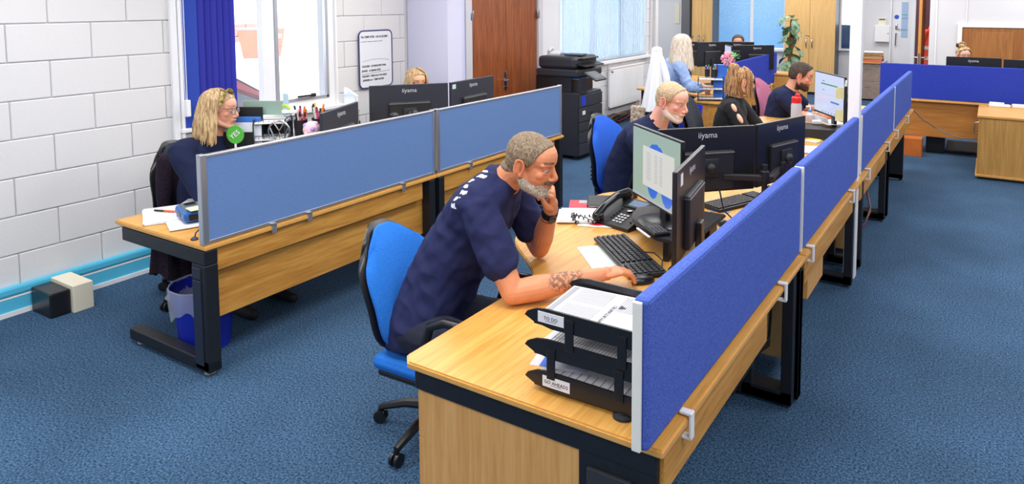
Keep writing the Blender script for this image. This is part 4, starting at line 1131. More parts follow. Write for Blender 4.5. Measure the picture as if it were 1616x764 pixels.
for k in range(150):
    a = k * .85; u = k / 149
    cx = -.13 - .075 * math.sin(u * 7.2) - .03 * u; cy = -.17 - .05 * math.cos(u * 6.8) + .04 * u; cz = .016 + .02 * math.sin(u * 9) ** 2
    pts.append((cx + .009 * math.cos(a), cy, cz + .009 * math.sin(a)))
mb = MB(); mb.tube(pts, .003, 5); mb.build('coiled_cord', M_bplas, t)
tag(MB().tube([(-1.99, 4.13, .735), (-1.985, 4.14, .81)], .006, 8).build('pen', mat('green_plastic', (40, 190, 80), .35)), 'green pen standing behind the telephone', 'pen')
tag(MB().lathe([(.03, 0), (.032, .05), (.028, .05), (.027, .006), (0, .006)], (-1.988, 4.135, .733), 18).build('pen_pot', M_bplas), 'small black pot holding the green pen', 'pot')
# letter trays
t = thing('letter_trays', 'three-tier black plastic letter trays at the near corner of the nearest desk', 'letter trays', (-1.07, 2.04, .733))
def tray(zb):
    side = [(-.235, .022), (-.225, .036), (-.19, .052), (-.15, .058), (.195, .058), (.205, .048), (.205, .0), (-.13, -.006), (-.2, .006)]
    mb = MB(); T = Matrix.Translation((0, 0, zb)) @ Matrix.Rotation(RX90, 4, 'X')
    for y in (-.150, .140): mb.prism(side, -y - .004, -y + .004, T)
    mb.bx(-.2, .205, -.150, .140, zb - .002, zb + .003)
    mb.bx(.197, .205, -.150, .140, zb, zb + .055)
    return mb
tr = []
for k, zb in enumerate((.016, .125, .228)):
    tr.append(tray(zb).build('tray', M_bplas, t))
for x, zb in ((-.13, .072), (.12, .07), (-.06, .185), (.13, .18)):
    for y in (-.156, .146):
        mb = MB(); mb.box((x, y, zb + .03), (.032, .006, .10), None, .002); mb.box((x, y * .985, zb + .082), (.034, .012, .005)); mb.build('riser_post', M_bplas, t)
for x in (.13,):
    for y in (-.12, .12):
        mb = MB(); mb.lathe([(.036, 0), (.034, .008), (.02, .012), (.02, .016)], (x, y - (.02 if y < 0 else 0), 0), 20); mb.build('foot', M_rubber, t)
def label_card(x, z, s_, tilt, parent, w=.1):
    mb = MB(); mb.box((x, -.1565, z), (w, .0015, .036), Matrix.Rotation(tilt, 3, 'Y')); c = mb.build('label_card', M_paper, parent)
    text(s_, 'label_lettering', .0165, M_ink, c, (x, -.1576, z - .001), (RX90, tilt, 0))
    mb = MB(); mb.box((x, -.1576, z - .010), (w * .42, .0004, .0012), Matrix.Rotation(tilt, 3, 'Y')); mb.build('label_rule', M_ink, c)
label_card(-.13, .258, 'TO DO', 0, tr[2]); label_card(-.11, .042, 'GO AHEADS', 0, tr[0], .105)
def printed(label, cx, cy, z, w, d, deg, lines, n=3, blue=False):
    t2 = thing('document_pile', label, 'documents', (cx, cy, z), math.radians(deg))
    for k in range(n):
        mb = MB(); mb.box((random.uniform(-.006, .006), random.uniform(-.006, .006), .0015 + .003 * k), (w, d, .0026), random.uniform(-.03, .03)); mb.build('sheet', M_paper, t2)
    mb = MB(); zt = .003 * n + .0008
    for (x0, x1, y0, y1) in lines: mb.bx(x0, x1, y0, y1, zt, zt + .0004)
    if lines:
        o = mb.build('printed_lines', M_lightink, t2); o['kind'] = 'stuff'
    return t2
ln = [(-.17, -.15, -.12, .12)] + [(-.13 + .008 * k, -.127 + .008 * k, -.12, -.01) for k in range(16)] + [(-.13 + .008 * k, -.127 + .008 * k, .01, .12) for k in range(16)] + [(.04 + .008 * k, .043 + .008 * k, .0, .12) for k in range(12)]
p_ = printed('printed datasheet on a thick pile in the topmost letter tray', -1.085, 2.035, .966, .36, .255, 3, ln, 9)
text('JOB OPPORTUNITIES', 'heading_lettering', .02, M_ink, p_, (.03, -.055, .029), (0, 0, math.radians(90)))
mb = MB(); mb.add([(.045, .02, .0285), (.045, .05, .0285), (.07, .035, .0285)], [(0, 1, 2)]); mb.build('warning_triangle', M_ink, p_)
printed('lined form in the middle letter tray', -1.09, 2.035, .868, .36, .255, 2, [(-.16 + .012 * k, -.158 + .012 * k, -.12, .12) for k in range(24)] + [(-.16, .12, -.05, -.048), (-.16, .12, .05, .052)], 3)
printed('forms with dashed rows in the bottom letter tray', -1.10, 2.035, .754, .37, .255, 2, [(-.14 + .03 * k, -.137 + .03 * k, -.11, -.03) for k in range(10)], 4)
t = thing('plastic_wallet', 'clear plastic wallet with a blue edge sticking out of the bottom letter tray', 'plastic wallet', (-1.235, 2.06, .80), math.radians(14))
mb = MB(); mb.box((0, 0, 0), (.2, .27, .0015)); mb.build('sleeve', glass('wallet_film', (225, 235, 255), .55, .2), t)
mb = MB(); mb.box((-.05, 0, .002), (.03, .27, .001)); mb.build('blue_edge', mat('bright_blue_print', (40, 110, 220), .5), t)
# small black stapler shape behind trays: the dark tray flap seen past the forearm
# ---------------------------------------------------------------- MAN 1
M_navyT = speckle('navy_cotton', (34, 38, 74), (44, 49, 90), 400, rough=.85, bump=.15)
M_navy2 = speckle('dark_navy_knit', (20, 27, 52), (36, 44, 74), 300, rough=.9, bump=.25)
M_trs = mat('dark_navy_trouser', (26, 30, 50), .9)
S1 = 1.17
fr = dict
man1, b1, g1, c1, R1 = person('man in a navy T-shirt with cropped grey beard leaning on his elbow',
    (-2.21, 2.42, .56), (-2.05, 2.57, 1.0), (-1.885, 2.575, 1.235), (-1.745, 2.575, 1.315), (12, -15, 3), S1,
    ((-1.90, 2.40, 1.115), (-2.03, 2.83, 1.09)), ((-1.705, 2.375, .79), (-1.915, 2.90, .785)), ((-1.445, 2.685, .815), (-1.775, 2.795, 1.045)),
    (dict(d=(.52, .85, .04), up=(0, 0, 1), side=-1, curls=(24, 30, 20), thumb=(30, 10, 8)),
     dict(d=(.30, -.42, .95), up=(.85, .45, -.05), side=-1, curls=(62, 80, 50), thumb=(42, 25, 20))),
    knees=((-1.72, 2.30, .54), (-1.72, 2.62, .54)), skin=(222, 146, 104), shirt=M_navyT, pants=M_trs, vox=.0034, w=.235, gvox=.0075, arm=1.04,
    stubble=((150, 120, 95), .25), brow=(84, 62, 46), tattoo=((-1.545, 2.545, .825), (.075, .10, .05), (96, 78, 66)), iris=(70, 100, 130), belly=.012, folds=.009, blush=.28)
M_h1 = hairmat('cropped_grey_brown_hair', (104, 86, 68), (152, 132, 108), (150, 150, 60), .7)
shell(b1.data, 'hair', hairmask(b1.data, c1, R1, S1), .0075, M_h1, man1, .35, 300)
Q = loc(coords(b1.data), c1, R1, S1)
def beardmask(Q):
    zt = np.interp(Q[:, 1], [-.02, 0, .012, .03, .045, .06, .075, .09, .11], [-.03, -.036, -.042, -.058, -.066, -.064, -.060, -.072, -.075])
    m = sstep(zt - Q[:, 2], 0, .008) * sstep(Q[:, 1], -.018, .002) * sstep(Q[:, 2], -.135, -.118) * (np.abs(Q[:, 0]) < .078) * (np.linalg.norm(Q, axis=1) < .2)
    return m * (1 - np.clip(1.5 * np.exp(-((Q[:, 0] / .022) ** 2 + ((Q[:, 2] + .0675) / .0085) ** 2)), 0, 1)) * (1 - ((np.abs(Q[:, 0]) > .0745) & (Q[:, 1] < .016)))
bm_k = beardmask(Q)
shell(b1.data, 'beard', bm_k, .0065, hairmat('grey_beard', (150, 128, 106), (218, 208, 192), (260, 260, 80), .8), man1, .5, 320)
mo = sstep(-Q[:, 2], .044, .050) * sstep(Q[:, 2], -.062, -.058) * (np.abs(Q[:, 0]) < .034) * (Q[:, 1] > .066)
shell(b1.data, 'moustache', mo, .006, hairmat('brown_moustache', (92, 66, 48), (130, 104, 82), (260, 260, 80), .8), man1, .4, 320)
# white print across the back of the shoulders
Pg = coords(g1.data); cq = np.array((-1.97, 2.40, 1.20)); dq = (Pg - cq)
ug = dq @ np.array((.10, .55, .82)); vg = dq @ np.array((.9, -.42, .1)); ng = normals(g1.data)
pm = (sstep(-np.abs(ug), -.115, -.105) * sstep(-np.abs(vg + .02 * np.sin(ug * 60)), -.028, -.02) * (ng[:, 0] < .3)) * ((np.sin(ug * 190) > -.75))
shell(g1.data, 'back_print', pm, .0022, mat('white_print', (214, 220, 232), .8), man1, 0, 10)
# watch, bracelet
t = thing('wristwatch', 'chunky black wristwatch and bracelet on the raised wrist', 'watch', (0, 0, 0))
wa = V(-1.915, 2.90, .785); wb_ = V(-1.775, 2.795, 1.045); ax = (wb_ - wa).normalized()
for f, r, h, nm, mm in ((.86, .038, .020, 'strap', M_bsat), (.76, .0375, .007, 'bracelet', mat('plum_cord', (62, 44, 70), .7))):
    p = wa.lerp(wb_, f); mb = MB(); mb.lathe([(r * .9, -h), (r, -h), (r + .003, 0), (r, h), (r * .9, h)], p, 24, ax); mb.build(nm, mm, t)
p = wa.lerp(wb_, .86); side = V(.75, -.62, -.2); side = (side - ax * side.dot(ax)).normalized()
mb = MB(); mb.lathe([(0, .006), (.02, .006), (.023, 0), (.023, -.008)][::-1], p + side * .042, 22, side); mb.build('case', M_bplas, t)
mb = MB(); mb.lathe([(0, 0), (.016, 0), (.016, .001), (0, .001)], p + side * .049, 20, side); mb.build('dial', mat('dark_dial', (60, 64, 72), .2), t)
# ================================================================ OTHER PEOPLE
M_blackT = mat('black_jersey', (26, 27, 31), .9, bump=.3, bscale=300)
M_navyP = speckle('navy_polo_cotton', (24, 32, 60), (36, 44, 76), 350, rough=.9, bump=.2)
M_blouse = mat('pale_blue_blouse', (150, 178, 226), .75)
S2 = 1.22
def relaxed(d, up, side): return dict(d=d, up=up, side=side, curls=(25, 30, 20), thumb=(35, 15, 12))
# man 2
man2, b2, g2, c2, R2 = person('grey-bearded man in a navy top looking down behind the twin monitors',
    (-2.42, 4.92, .56), (-2.31, 4.88, .92), (-2.11, 4.79, 1.135), (-1.985, 4.76, 1.305), (-6, -14, 0), S2,
    ((-2.17, 4.57, 1.03), (-2.20, 5.08, 1.03)), ((-1.98, 4.56, .76), (-1.98, 5.2, .76)), ((-1.68, 4.72, .77), (-1.68, 5.0, .77)),
    (relaxed((.9, .2, -.05), (0, 0, 1), -1), relaxed((.9, -.3, -.05), (0, 0, 1), 1)), knees=((-1.85, 4.8, .53), (-1.85, 5.1, .53)),
    skin=(236, 176, 156), shirt=M_navyP, sleeve='long', pants=M_trs, vox=.0045, w=.24, belly=.02, brow=(190, 160, 130), iris=(90, 110, 130), blush=.45, stubble=((225, 205, 190), .45))
shell(b2.data, 'hair', hairmask(b2.data, c2, R2, S2), .008, hairmat('sandy_grey_hair', (170, 142, 110), (208, 184, 152), (200, 200, 50), .7), man2, .5, 200)
Q = loc(coords(b2.data), c2, R2, S2)
bk = beardmask(Q)
shell(b2.data, 'beard', bk, .0045, hairmat('white_beard', (222, 196, 180), (240, 226, 214), (260, 260, 80), .8), man2, .5, 320)
mb = MB(); rr = (V(-2.13, 4.60, 1.02) - V(-2.17, 5.10, 1.02)).normalized()
for k in range(2):
    mb.tube([V(-2.10, 4.80, 1.125) + rr * .072 * math.cos(a) + V(.5, .3, .25).normalized() * .075 * math.sin(a) + V(0, 0, .01 + .02 * k) for a in [2 * PI * j / 20 for j in range(21)]], .014, 8, False)
mb.build('collar', M_navyP, man2)
# woman 1 (left row)
w1_, b3, g3, c3, R3 = person('woman in glasses with long blonde hair and a patterned hairband at the left desks',
    (-4.58, 2.80, .56), (-4.50, 2.80, .95), (-4.44, 2.78, 1.15), (-4.375, 2.785, 1.315), (34, -6, 0), 1.06,
    ((-4.42, 2.545, 1.06), (-4.60, 3.06, 1.05)), ((-4.30, 2.60, .80), (-4.33, 3.10, .80)), ((-4.02, 2.80, .79), (-4.02, 3.05, .79)),
    (relaxed((.9, .4, -.05), (0, 0, 1), -1), relaxed((.9, 0, -.05), (0, 0, 1), 1)), knees=((-4.12, 2.7, .5), (-4.12, 3.0, .5)),
    skin=(228, 168, 140), shirt=M_navyP, sleeve='long', pants=M_trs, vox=.0045, w=.235, arm=1.15, belly=.03, brow=(150, 116, 84), lip=(196, 100, 96))
MH = hairmat('honey_blonde_hair', (140, 106, 66), (212, 184, 138), (90, 90, 8), .45)
HL = ([-.12, -.05, -.02, 0, .03, .05, .07, .09, .12], [-.1, -.09, -.09, -.06, .02, .05, .07, .09, .1])
shell(b3.data, 'hair_cap', hairmask(b3.data, c3, R3, 1.06, HL, ears=False), .008, MH, w1_, .3, 90)
locks('hair', MH, w1_, c3, R3, 1.06, 110, .235, spread=.055, rad=.010, th=(76, 284), seed=3)
mb = MB(); mb.tube([c3 + R3 @ (V(.092 * math.sin(a), .045, .03 + .104 * math.cos(a) - .01) * 1.06) for a in [math.radians(-80 + 160 * k / 20) for k in range(21)]], .014, 8, True, .5)
mb.build('hairband', speckle('patterned_band', (30, 30, 44), (200, 180, 90), 60, bump=.1), w1_)
mb = MB()
for sx in (-1, 1):
    mb.tube([c3 + R3 @ (V(sx * .034 + .024 * math.cos(a), .102, -.004 + .019 * math.sin(a)) * 1.06) for a in [2 * PI * k / 16 for k in range(17)]], .0018, 6, False)
    mb.tube([c3 + R3 @ (V(sx * .058, .100, .002) * 1.06), c3 + R3 @ (V(sx * .080, .02, -.002) * 1.06)], .0022, 6)
mb.tube([c3 + R3 @ (V(-.010, .104, 0) * 1.06), c3 + R3 @ (V(.010, .104, 0) * 1.06)], .0018, 6)
gl = mb.build('glasses', mat('tortoise_frame', (110, 96, 84), .3), w1_)
mb = MB()
for sx in (-1, 1): mb.ell(c3 + R3 @ (V(sx * .034, .102, -.004) * 1.06), (.0235, .001, .0185), R3, 14, 8)
mb.build('lens', glass('spectacle_lens', (220, 230, 240), .25), gl)
# woman 2
w2_, b4, g4, c4, R4 = person('woman in a black cut-out top with a high brown ponytail',
    (-2.14, 6.50, .56), (-2.10, 6.50, .93), (-2.055, 6.475, 1.13), (-2.0, 6.49, 1.275), (38, -8, 0), 1.12,
    ((-2.03, 6.29, 1.05), (-2.10, 6.70, 1.04)), ((-1.86, 6.24, .80), (-1.9, 6.8, .78)), ((-1.6, 6.45, .78), (-1.62, 6.75, .78)),
    (relaxed((.9, .2, -.05), (0, 0, 1), -1), relaxed((.9, 0, -.05), (0, 0, 1), 1)), knees=((-1.72, 6.4, .5), (-1.72, 6.7, .5)),
    skin=(232, 184, 156), shirt=M_blackT, sleeve='long', pants=M_trs, vox=.005, w=.19)
MH2 = hairmat('streaked_brown_hair', (92, 58, 34), (206, 156, 98), (90, 90, 8), .45)
shell(b4.data, 'hair_cap', hairmask(b4.data, c4, R4, 1.12), .011, MH2, w2_, .3, 60)
locks('ponytail', MH2, w2_, c4, R4, 1.12, 70, .235, spread=.05, rad=.010, th=(0, 360), base=(.034, .034, .03), ctr=(.0, -.085, .10), seed=5)
locks('side_hair', MH2, w2_, c4, R4, 1.12, 14, .16, spread=.01, rad=.008, th=(48, 80), seed=6)
mb = MB(); sh_ = V(-2.03, 6.29, 1.05); e_ = V(-1.86, 6.24, .80)
for f, L in ((.06, .07), (.42, .08), (.80, .05)):
    p = sh_.lerp(e_, f) + V(.035, -.055, .02); mb.ell(p, (.020, .030, L * .62), frame((e_ - sh_), (0, -1, 0)) @ Matrix.Rotation(RX90, 3, 'X'))
mb.build('shoulder_cutout', mat('skin_cutout', (232, 184, 156), .5), w2_, 'bare shoulder showing through the cut-out sleeve')
# man 3
man3, b5, g5, c5, R5 = person('dark-bearded man in a navy top looking at the lit monitor with the green bar',
    (-2.05, 8.05, .56), (-2.0, 8.03, .90), (-1.905, 8.01, 1.05), (-1.80, 8.01, 1.20), (12, -18, 0), 1.22,
    ((-1.93, 7.80, .97), (-2.0, 8.25, .97)), ((-1.72, 7.78, .78), (-1.78, 8.35, .78)), ((-1.44, 7.94, .79), (-1.48, 8.2, .79)),
    (relaxed((.95, .1, -.05), (0, 0, 1), -1), relaxed((.9, 0, -.05), (0, 0, 1), 1)), knees=((-1.72, 7.9, .5), (-1.72, 8.2, .5)),
    skin=(222, 158, 128), shirt=M_navyP, sleeve='short', pants=M_trs, vox=.005, w=.21, brow=(50, 36, 30), stubble=((70, 50, 40), .8), fat=1.1, blush=.6,
    tattoo=((-1.60, 7.84, .80), (.07, .09, .05), (90, 84, 84)))
MHd = hairmat('dark_brown_hair', (34, 24, 20), (84, 62, 50), (200, 200, 60), .6)
shell(b5.data, 'hair', hairmask(b5.data, c5, R5, 1.22), .022, MHd, man3, .35, 160)
Q = loc(coords(b5.data), c5, R5, 1.22)
bk = beardmask(Q)
shell(b5.data, 'beard', bk, .014, MHd, man3, .5, 200)
# blonde woman in the pale blue blouse
w3_, b6, g6, c6, R6 = person('woman with long white-blonde hair in a pale blue blouse',
    (-3.70, 8.75, .60), (-3.62, 8.70, 1.02), (-3.53, 8.66, 1.27), (-3.47, 8.67, 1.44), (58, -12, 0), 1.2,
    ((-3.45, 8.52, 1.18), (-3.72, 8.84, 1.18)), ((-3.29, 8.50, .92), (-3.6, 9.0, .9)), ((-3.25, 8.8, .86), (-3.4, 9.2, .86)),
    (relaxed((.2, .9, -.05), (0, 0, 1), -1), relaxed((.3, .9, -.05), (0, 0, 1), 1)), knees=((-3.5, 9.15, .55), (-3.72, 9.2, .55)), fpel=(.5, .86, 0),
    skin=(236, 190, 170), shirt=M_blouse, sleeve='long', pants=M_trs, vox=.006, w=.20, folds=.009)
MH3 = hairmat('white_blonde_hair', (196, 176, 152), (244, 236, 222), (90, 90, 8), .4)
shell(b6.data, 'hair_cap', hairmask(b6.data, c6, R6, 1.2, HL, ears=False), .010, MH3, w3_, .3, 60)
locks('hair', MH3, w3_, c6, R6, 1.2, 90, .30, spread=.05, rad=.012, th=(55, 305), seed=9)
mb = MB()
for sx in (-1, 1): mb.tube([c6 + R6 @ (V(sx * .034 + .026 * math.cos(a), .075, .115 + .018 * math.sin(a)) * 1.2) for a in [2 * PI * k / 12 for k in range(13)]], .004, 6, False); mb.tube([c6 + R6 @ (V(sx * .06, .07, .115) * 1.2), c6 + R6 @ (V(sx * .09, -.03, .06) * 1.2)], .003, 6)
mb.build('sunglasses', M_bplas, w3_, 'sunglasses pushed up on the hair')
# far faces over monitors
w4_, b7, g7, c7, R7 = person('blonde woman whose head just shows over the monitors of the left row', (-5.0, 5.22, .5), (-4.93, 5.2, .88), (-4.88, 5.17, 1.06), (-4.84, 5.15, 1.235), (-25, -8, 0), 1.08,
    ((-4.96, 4.98, 1.0), (-4.86, 5.38, 1.0)), ((-4.8, 4.94, .8), (-4.7, 5.4, .8)), ((-4.5, 5.05, .8), (-4.5, 5.3, .8)), (None, None), knees=((-4.6, 5.1, .5), (-4.6, 5.3, .5)),
    skin=(236, 176, 140), shirt=M_navyP, sleeve='long', pants=M_trs, vox=.007, w=.18)
shell(b7.data, 'hair_cap', hairmask(b7.data, c7, R7, 1.08, HL, ears=False), .012, MH, w4_, .3, 60); locks('hair', MH, w4_, c7, R7, 1.08, 70, .15, th=(48, 312), seed=4)
m4_, b8, g8, c8, R8 = person('dark-haired man whose face just shows over the farthest monitors', (-3.9, 12.3, .55), (-3.86, 12.25, .95), (-3.82, 12.12, 1.13), (-3.79, 12.05, 1.30), (-75, -8, 0), 1.2,
    ((-4.1, 12.2, 1.05), (-3.6, 12.2, 1.05)), ((-4.05, 12.0, .85), (-3.6, 12.0, .85)), ((-3.9, 11.75, .85), (-3.7, 11.75, .85)), (None, None), knees=((-3.95, 11.9, .5), (-3.7, 11.9, .5)), fpel=(0, -1, 0),
    skin=(220, 160, 134), shirt=M_navyP, sleeve='long', pants=M_trs, vox=.009, w=.2, brow=(40, 30, 26))
shell(b8.data, 'hair', hairmask(b8.data, c8, R8, 1.2), .016, MHd, m4_, .4, 60)
w5_, b9, g9, c9, R9 = person('woman with pinned-up fair hair behind the deep blue screen on the right', (-.36, 12.42, .5), (-.36, 12.4, .86), (-.36, 12.32, 1.03), (-.35, 12.22, 1.205), (-68, -10, 0), 1.12,
    ((-.58, 12.36, .96), (-.14, 12.36, .96)), ((-.58, 12.15, .8), (-.14, 12.15, .8)), ((-.45, 11.9, .8), (-.25, 11.9, .8)), (None, None), knees=((-.45, 12.0, .5), (-.25, 12.0, .5)), fpel=(0, -1, 0),
    skin=(240, 186, 158), shirt=mat('mustard_jersey', (220, 176, 60), .8), sleeve='long', pants=M_trs, vox=.008, w=.18)
shell(b9.data, 'hair_cap', hairmask(b9.data, c9, R9, 1.12), .02, MH, w5_, .5, 60)
mb = MB(); mb.ell(c9 + R9 @ (V(.03, -.03, .125) * 1.12), (.05, .05, .035)); mb.tube([c9 + R9 @ (V(.03 + .05 * math.cos(a), -.03, .13 + .04 * math.sin(a)) * 1.12) for a in [k * .5 for k in range(13)]], .014, 7); mb.build('hair_bun', MH, w5_)
mb = MB(); mb.box(c9 + R9 @ (V(.075, -.03, .13) * 1.12), (.05, .03, .06), .5, .01); mb.build('hair_claw', mat('brown_claw', (70, 44, 30), .3), w5_)
# ================================================================ LEFT ROW ITEMS
t = thing('jacket', 'dark fleece jacket hung over the charcoal chair and reaching down below the desk', 'jacket', (-4.80, 2.74, 0), math.radians(8))
mb = MB(); vs = []; fs = []; nz, ns = 14, 40
for i in range(nz + 1):
    z = .985 - .83 * i / nz; f = i / nz
    for j in range(ns):
        a = 2 * PI * j / ns; r = 1 + .10 * math.sin(a * 7 + 2 * f) * f + .05 * math.sin(a * 13)
        vs.append(((.05 + .09 * f ** .6) * r * math.cos(a) - .02, (.13 + .06 * f) * r * math.sin(a), z + (.0 if i else 0) + .03 * f * math.sin(a * 3)))
for i in range(nz):
    for j in range(ns): k = (j + 1) % ns; fs.append((i * ns + j, (i + 1) * ns + j, (i + 1) * ns + k, i * ns + k))
fs.append(tuple(range(ns))[::-1]); fs.append(tuple(nz * ns + j for j in range(ns)))
mb.add(vs, fs, True); mb.build('body', speckle('dark_fleece', (20, 16, 26), (48, 36, 52), 120, bump=.7), t)
mb = MB(); limb(mb, [(.04, -.14, .95), (.07, -.17, .75), (.07, -.16, .5)], [.045, .05, .04], 12); mb.build('sleeve', MATS['dark_fleece'], t)
printed('open ruled pad and papers fanned at the near corner of the left desk', -4.22, 2.36, .733, .30, .34, 62, [(-.12 + .02 * k, -.119 + .02 * k, -.1, .1) for k in range(8)], 5)
printed('white paper pile under the blue label printer', -4.02, 2.36, .733, .26, .34, 68, [], 4)
printed('loose white sheets further along the left desk', -4.25, 2.58, .733, .3, .3, 40, [], 2)
t = thing('pen', 'orange and black pen lying on the ruled pad', 'pen', (-4.27, 2.34, .752), math.radians(20))
mb = MB(); mb.tube([(-.07, 0, .004), (.0, 0, .004)], .006, 8); mb.build('grip', M_bplas, t); mb = MB(); mb.tube([(0, 0, .004), (.07, 0, .004)], [.007, .006], 8); mb.build('barrel', mat('orange_plastic', (240, 96, 40), .35), t)
t = thing('label_printer', 'blue handheld label printer with a yellow note stuck on it', 'label printer', (-4.02, 2.365, .747), math.radians(72), sc=1.0)
M_lp = mat('printer_blue', (34, 96, 168), .35)
mb = MB(); mb.box((0, 0, .035), (.14, .24, .06), None, .018); mb.build('case', M_lp, t)
mb = MB(); mb.box((0, .01, .066), (.10, .17, .008), None, .003); mb.build('top_panel', mat('grey_panel', (96, 108, 116), .4), t)
mb = MB(); mb.box((.0, .06, .072), (.06, .05, .005), None, .002); mb.build('display', M_bplas, t)
mb = MB(); mb.box((.01, -.075, .074), (.1, .09, .003), .1); mb.build('sticky_note', mat('pale_yellow_note', (240, 240, 190), .8), t)
mb = MB(); mb.box((-.02, -.12, .035), (.05, .003, .035)); mb.box((-.071, 0, .035), (.003, .07, .02)); mb.build('slot', M_bplas, t)
tag(MB().tube([(-3.66, 2.30, .78), (-3.69, 2.24, .80), (-3.70, 2.19, .76), (-3.68, 2.17, .738)], .004, 6).lathe([(.02, 0), (.02, .006), (.008, .014)], (-3.68, 2.17, .733), 12).build('cable', mat('navy_cable', (30, 50, 90), .5)), 'short navy cable with a sucker foot by the end of the grey-blue screen', 'cable')
# blue waste bin with liner
def waste_bin(label, loc, r, h, m, liner=True, group='waste bins'):
    t = thing('waste_bin', label, 'waste bin', loc, 0, group)
    mb = MB(); mb.lathe([(r * .76, 0), (r * .76, .01), (r * .86, h * .5), (r, h), (r * 1.03, h), (r * 1.03, h - .012), (r * .97, h - .004), (r * .8, h * .5), (r * .72, .02), (0, .02)], (0, 0, 0), 36); mb.build('bucket', m, t)
    if liner:
        vs = []; fs = []; n = 60; P = [(.7, h * .3), (.9, h * .8), (1.0, h + .006), (1.055, h + .004), (1.05, h * .80), (1.0, h * .62)]
        for i, (q, z) in enumerate(P):
            for j in range(n):
                a = 2 * PI * j / n; w = 1 + (.012 * math.sin(9 * a) + .01 * math.sin(23 * a)) * (i > 1); vs.append((r * q * w * math.cos(a), r * q * w * math.sin(a), z + (.03 * math.sin(5 * a + 1) + .012 * math.sin(11 * a)) * (i == 5)))
        for i in range(len(P) - 1):
            for j in range(n): k = (j + 1) % n; fs.append((i * n + j, i * n + k, (i + 1) * n + k, (i + 1) * n + j))
        mb = MB(); mb.add(vs, fs, True); mb.build('liner', M_liner, t)
    return t
wb1 = waste_bin('deep blue waste bin with a knotted clear liner behind the near leg', (-3.93, 2.36, 0), .178, .37, mat('bin_blue', (24, 40, 170), .3))
mb = MB(); mb.ell((-.17, -.09, .31), (.022, .02, .016)); mb.tube([(-.17, -.09, .31), (-.185, -.11, .27)], [.012, .02], 8); mb.build('knot', M_liner, wb1)
wb2 = waste_bin('grey mesh waste bin lined with clear film and brown paper, behind the far leg', (-3.78, 4.30, 0), .17, .34, mat('bin_grey', (150, 156, 160), .4))
mb = MB(); mb.ell((-.02, -.02, .33), (.12, .10, .06)); mb.box((.05, .05, .36), (.12, .02, .14), .6, .005); tag(mb.build('packing_paper', M_card), 'crumpled brown paper sticking out of the mesh bin', 'paper').location = (-3.78, 4.30, 0)
# cables by left legs
for k, (c, m) in enumerate((((-3.72, 3.80), mat('red_cable', (190, 40, 40), .5)), ((-3.69, 3.76), M_upvc), ((-3.75, 3.70), M_bplas))):
    mb = MB(); mb.tube([(c[0] + .06, c[1] + .02, .66), (c[0] + .02, c[1], .62 - .02 * k), (c[0] - .02, c[1] - .10 - .04 * k, .45), (c[0], c[1] - .06, .25), (c[0] + .05, c[1] + .08, .05)], .006, 6)
    tag(mb.build('cable', m), ['red cable', 'white cable', 'black cable'][k] + ' hanging by the middle leg of the left row', 'cable')
# monitors left
l1 = monitor('wide black monitor back to the camera on an arm, left desk row', (-4.235, 4.414), math.radians(141.5), .66, .42, .90, G_lf, 'arm', bezel=mat('graphite_housing', (50, 53, 62), .35))
l2 = monitor('black monitor beside it, farthest along the left desk row, with a pale sticker', (-4.045, 5.03), math.radians(184), .68, .42, .90, G_lf, 'foot', bezel=mat('graphite_housing', (50, 53, 62), .35))
l0 = monitor('small black monitor turned away on the blonde woman\'s desk', (-3.88, 3.36), math.radians(-156.5), .56, .36, .93, G_lf, 'arm', bezel=mat('graphite_housing', (50, 53, 62), .35))
mb = MB(); mb.bx(-.0125, -.0115, .27, .32, .90 - .732 + .36, .90 - .732 + .40); mb.build('sticker', mat('pale_sticker', (200, 225, 215), .6), l2)
lw = monitor('white-edged lit monitor seen obliquely behind the small black one', (-4.41, 3.935), math.radians(-122.8), .56, .36, .944, G_lf, 'foot', brand=False, bezel=M_upvc, lit=S_white)
t = thing('clamp_stand', 'black double clamp arm between the left-row monitors', 'monitor arm', (-4.0, 4.0, .732))
mb = MB(); mb.tube([(0, 0, 0), (0, 0, .40)], .018, 12); mb.build('post', M_black, t)
mb = MB(); mb.bx(-.05, .05, -.05, .05, 0, .02); mb.build('base_plate', M_black, t)
mb = MB(); mb.tube([(0, 0, .34), (-.05, .28, .34)], .014, 10); mb.build('arm_link', M_steel, t)
mb = MB(); mb.tube([(0, 0, .30), (.06, -.28, .30)], .02, 10); mb.build('arm_link', M_bsat, t)
for p, r in (((0, 0, .36), .035), ((-.05, .28, .34), .03), ((.06, -.28, .29), .04), ((.03, .16, .28), .022)):
    mb = MB(); mb.lathe([(r, -.05), (r * 1.1, 0), (r, .045), (r * .5, .06)], p, 16); mb.build('joint', M_bsat, t)
# YES paddle
t = thing('paddle_sign', 'round green paddle sign reading YES', 'sign', (-4.235, 2.80, .733), math.radians(25))
mb = MB(); mb.lathe([(0, -.003), (.060, -.003), (.060, .003), (0, .003)], (0, 0, .42), 32, (0, -1, 0)); mb.build('disc', mat('leaf_green', (84, 178, 62), .5), t)
mb = MB(); mb.tube([(0, 0, 0), (0, 0, .36)], .007, 8); mb.lathe([(.05, 0), (.05, .01), (0, .012)], (0, 0, 0), 20); mb.build('handle', M_upvc, t)
text('YES', 'sign_lettering', .048, M_upvc, t, (0, -.0042, .42), (RX90, math.radians(-38), 0))
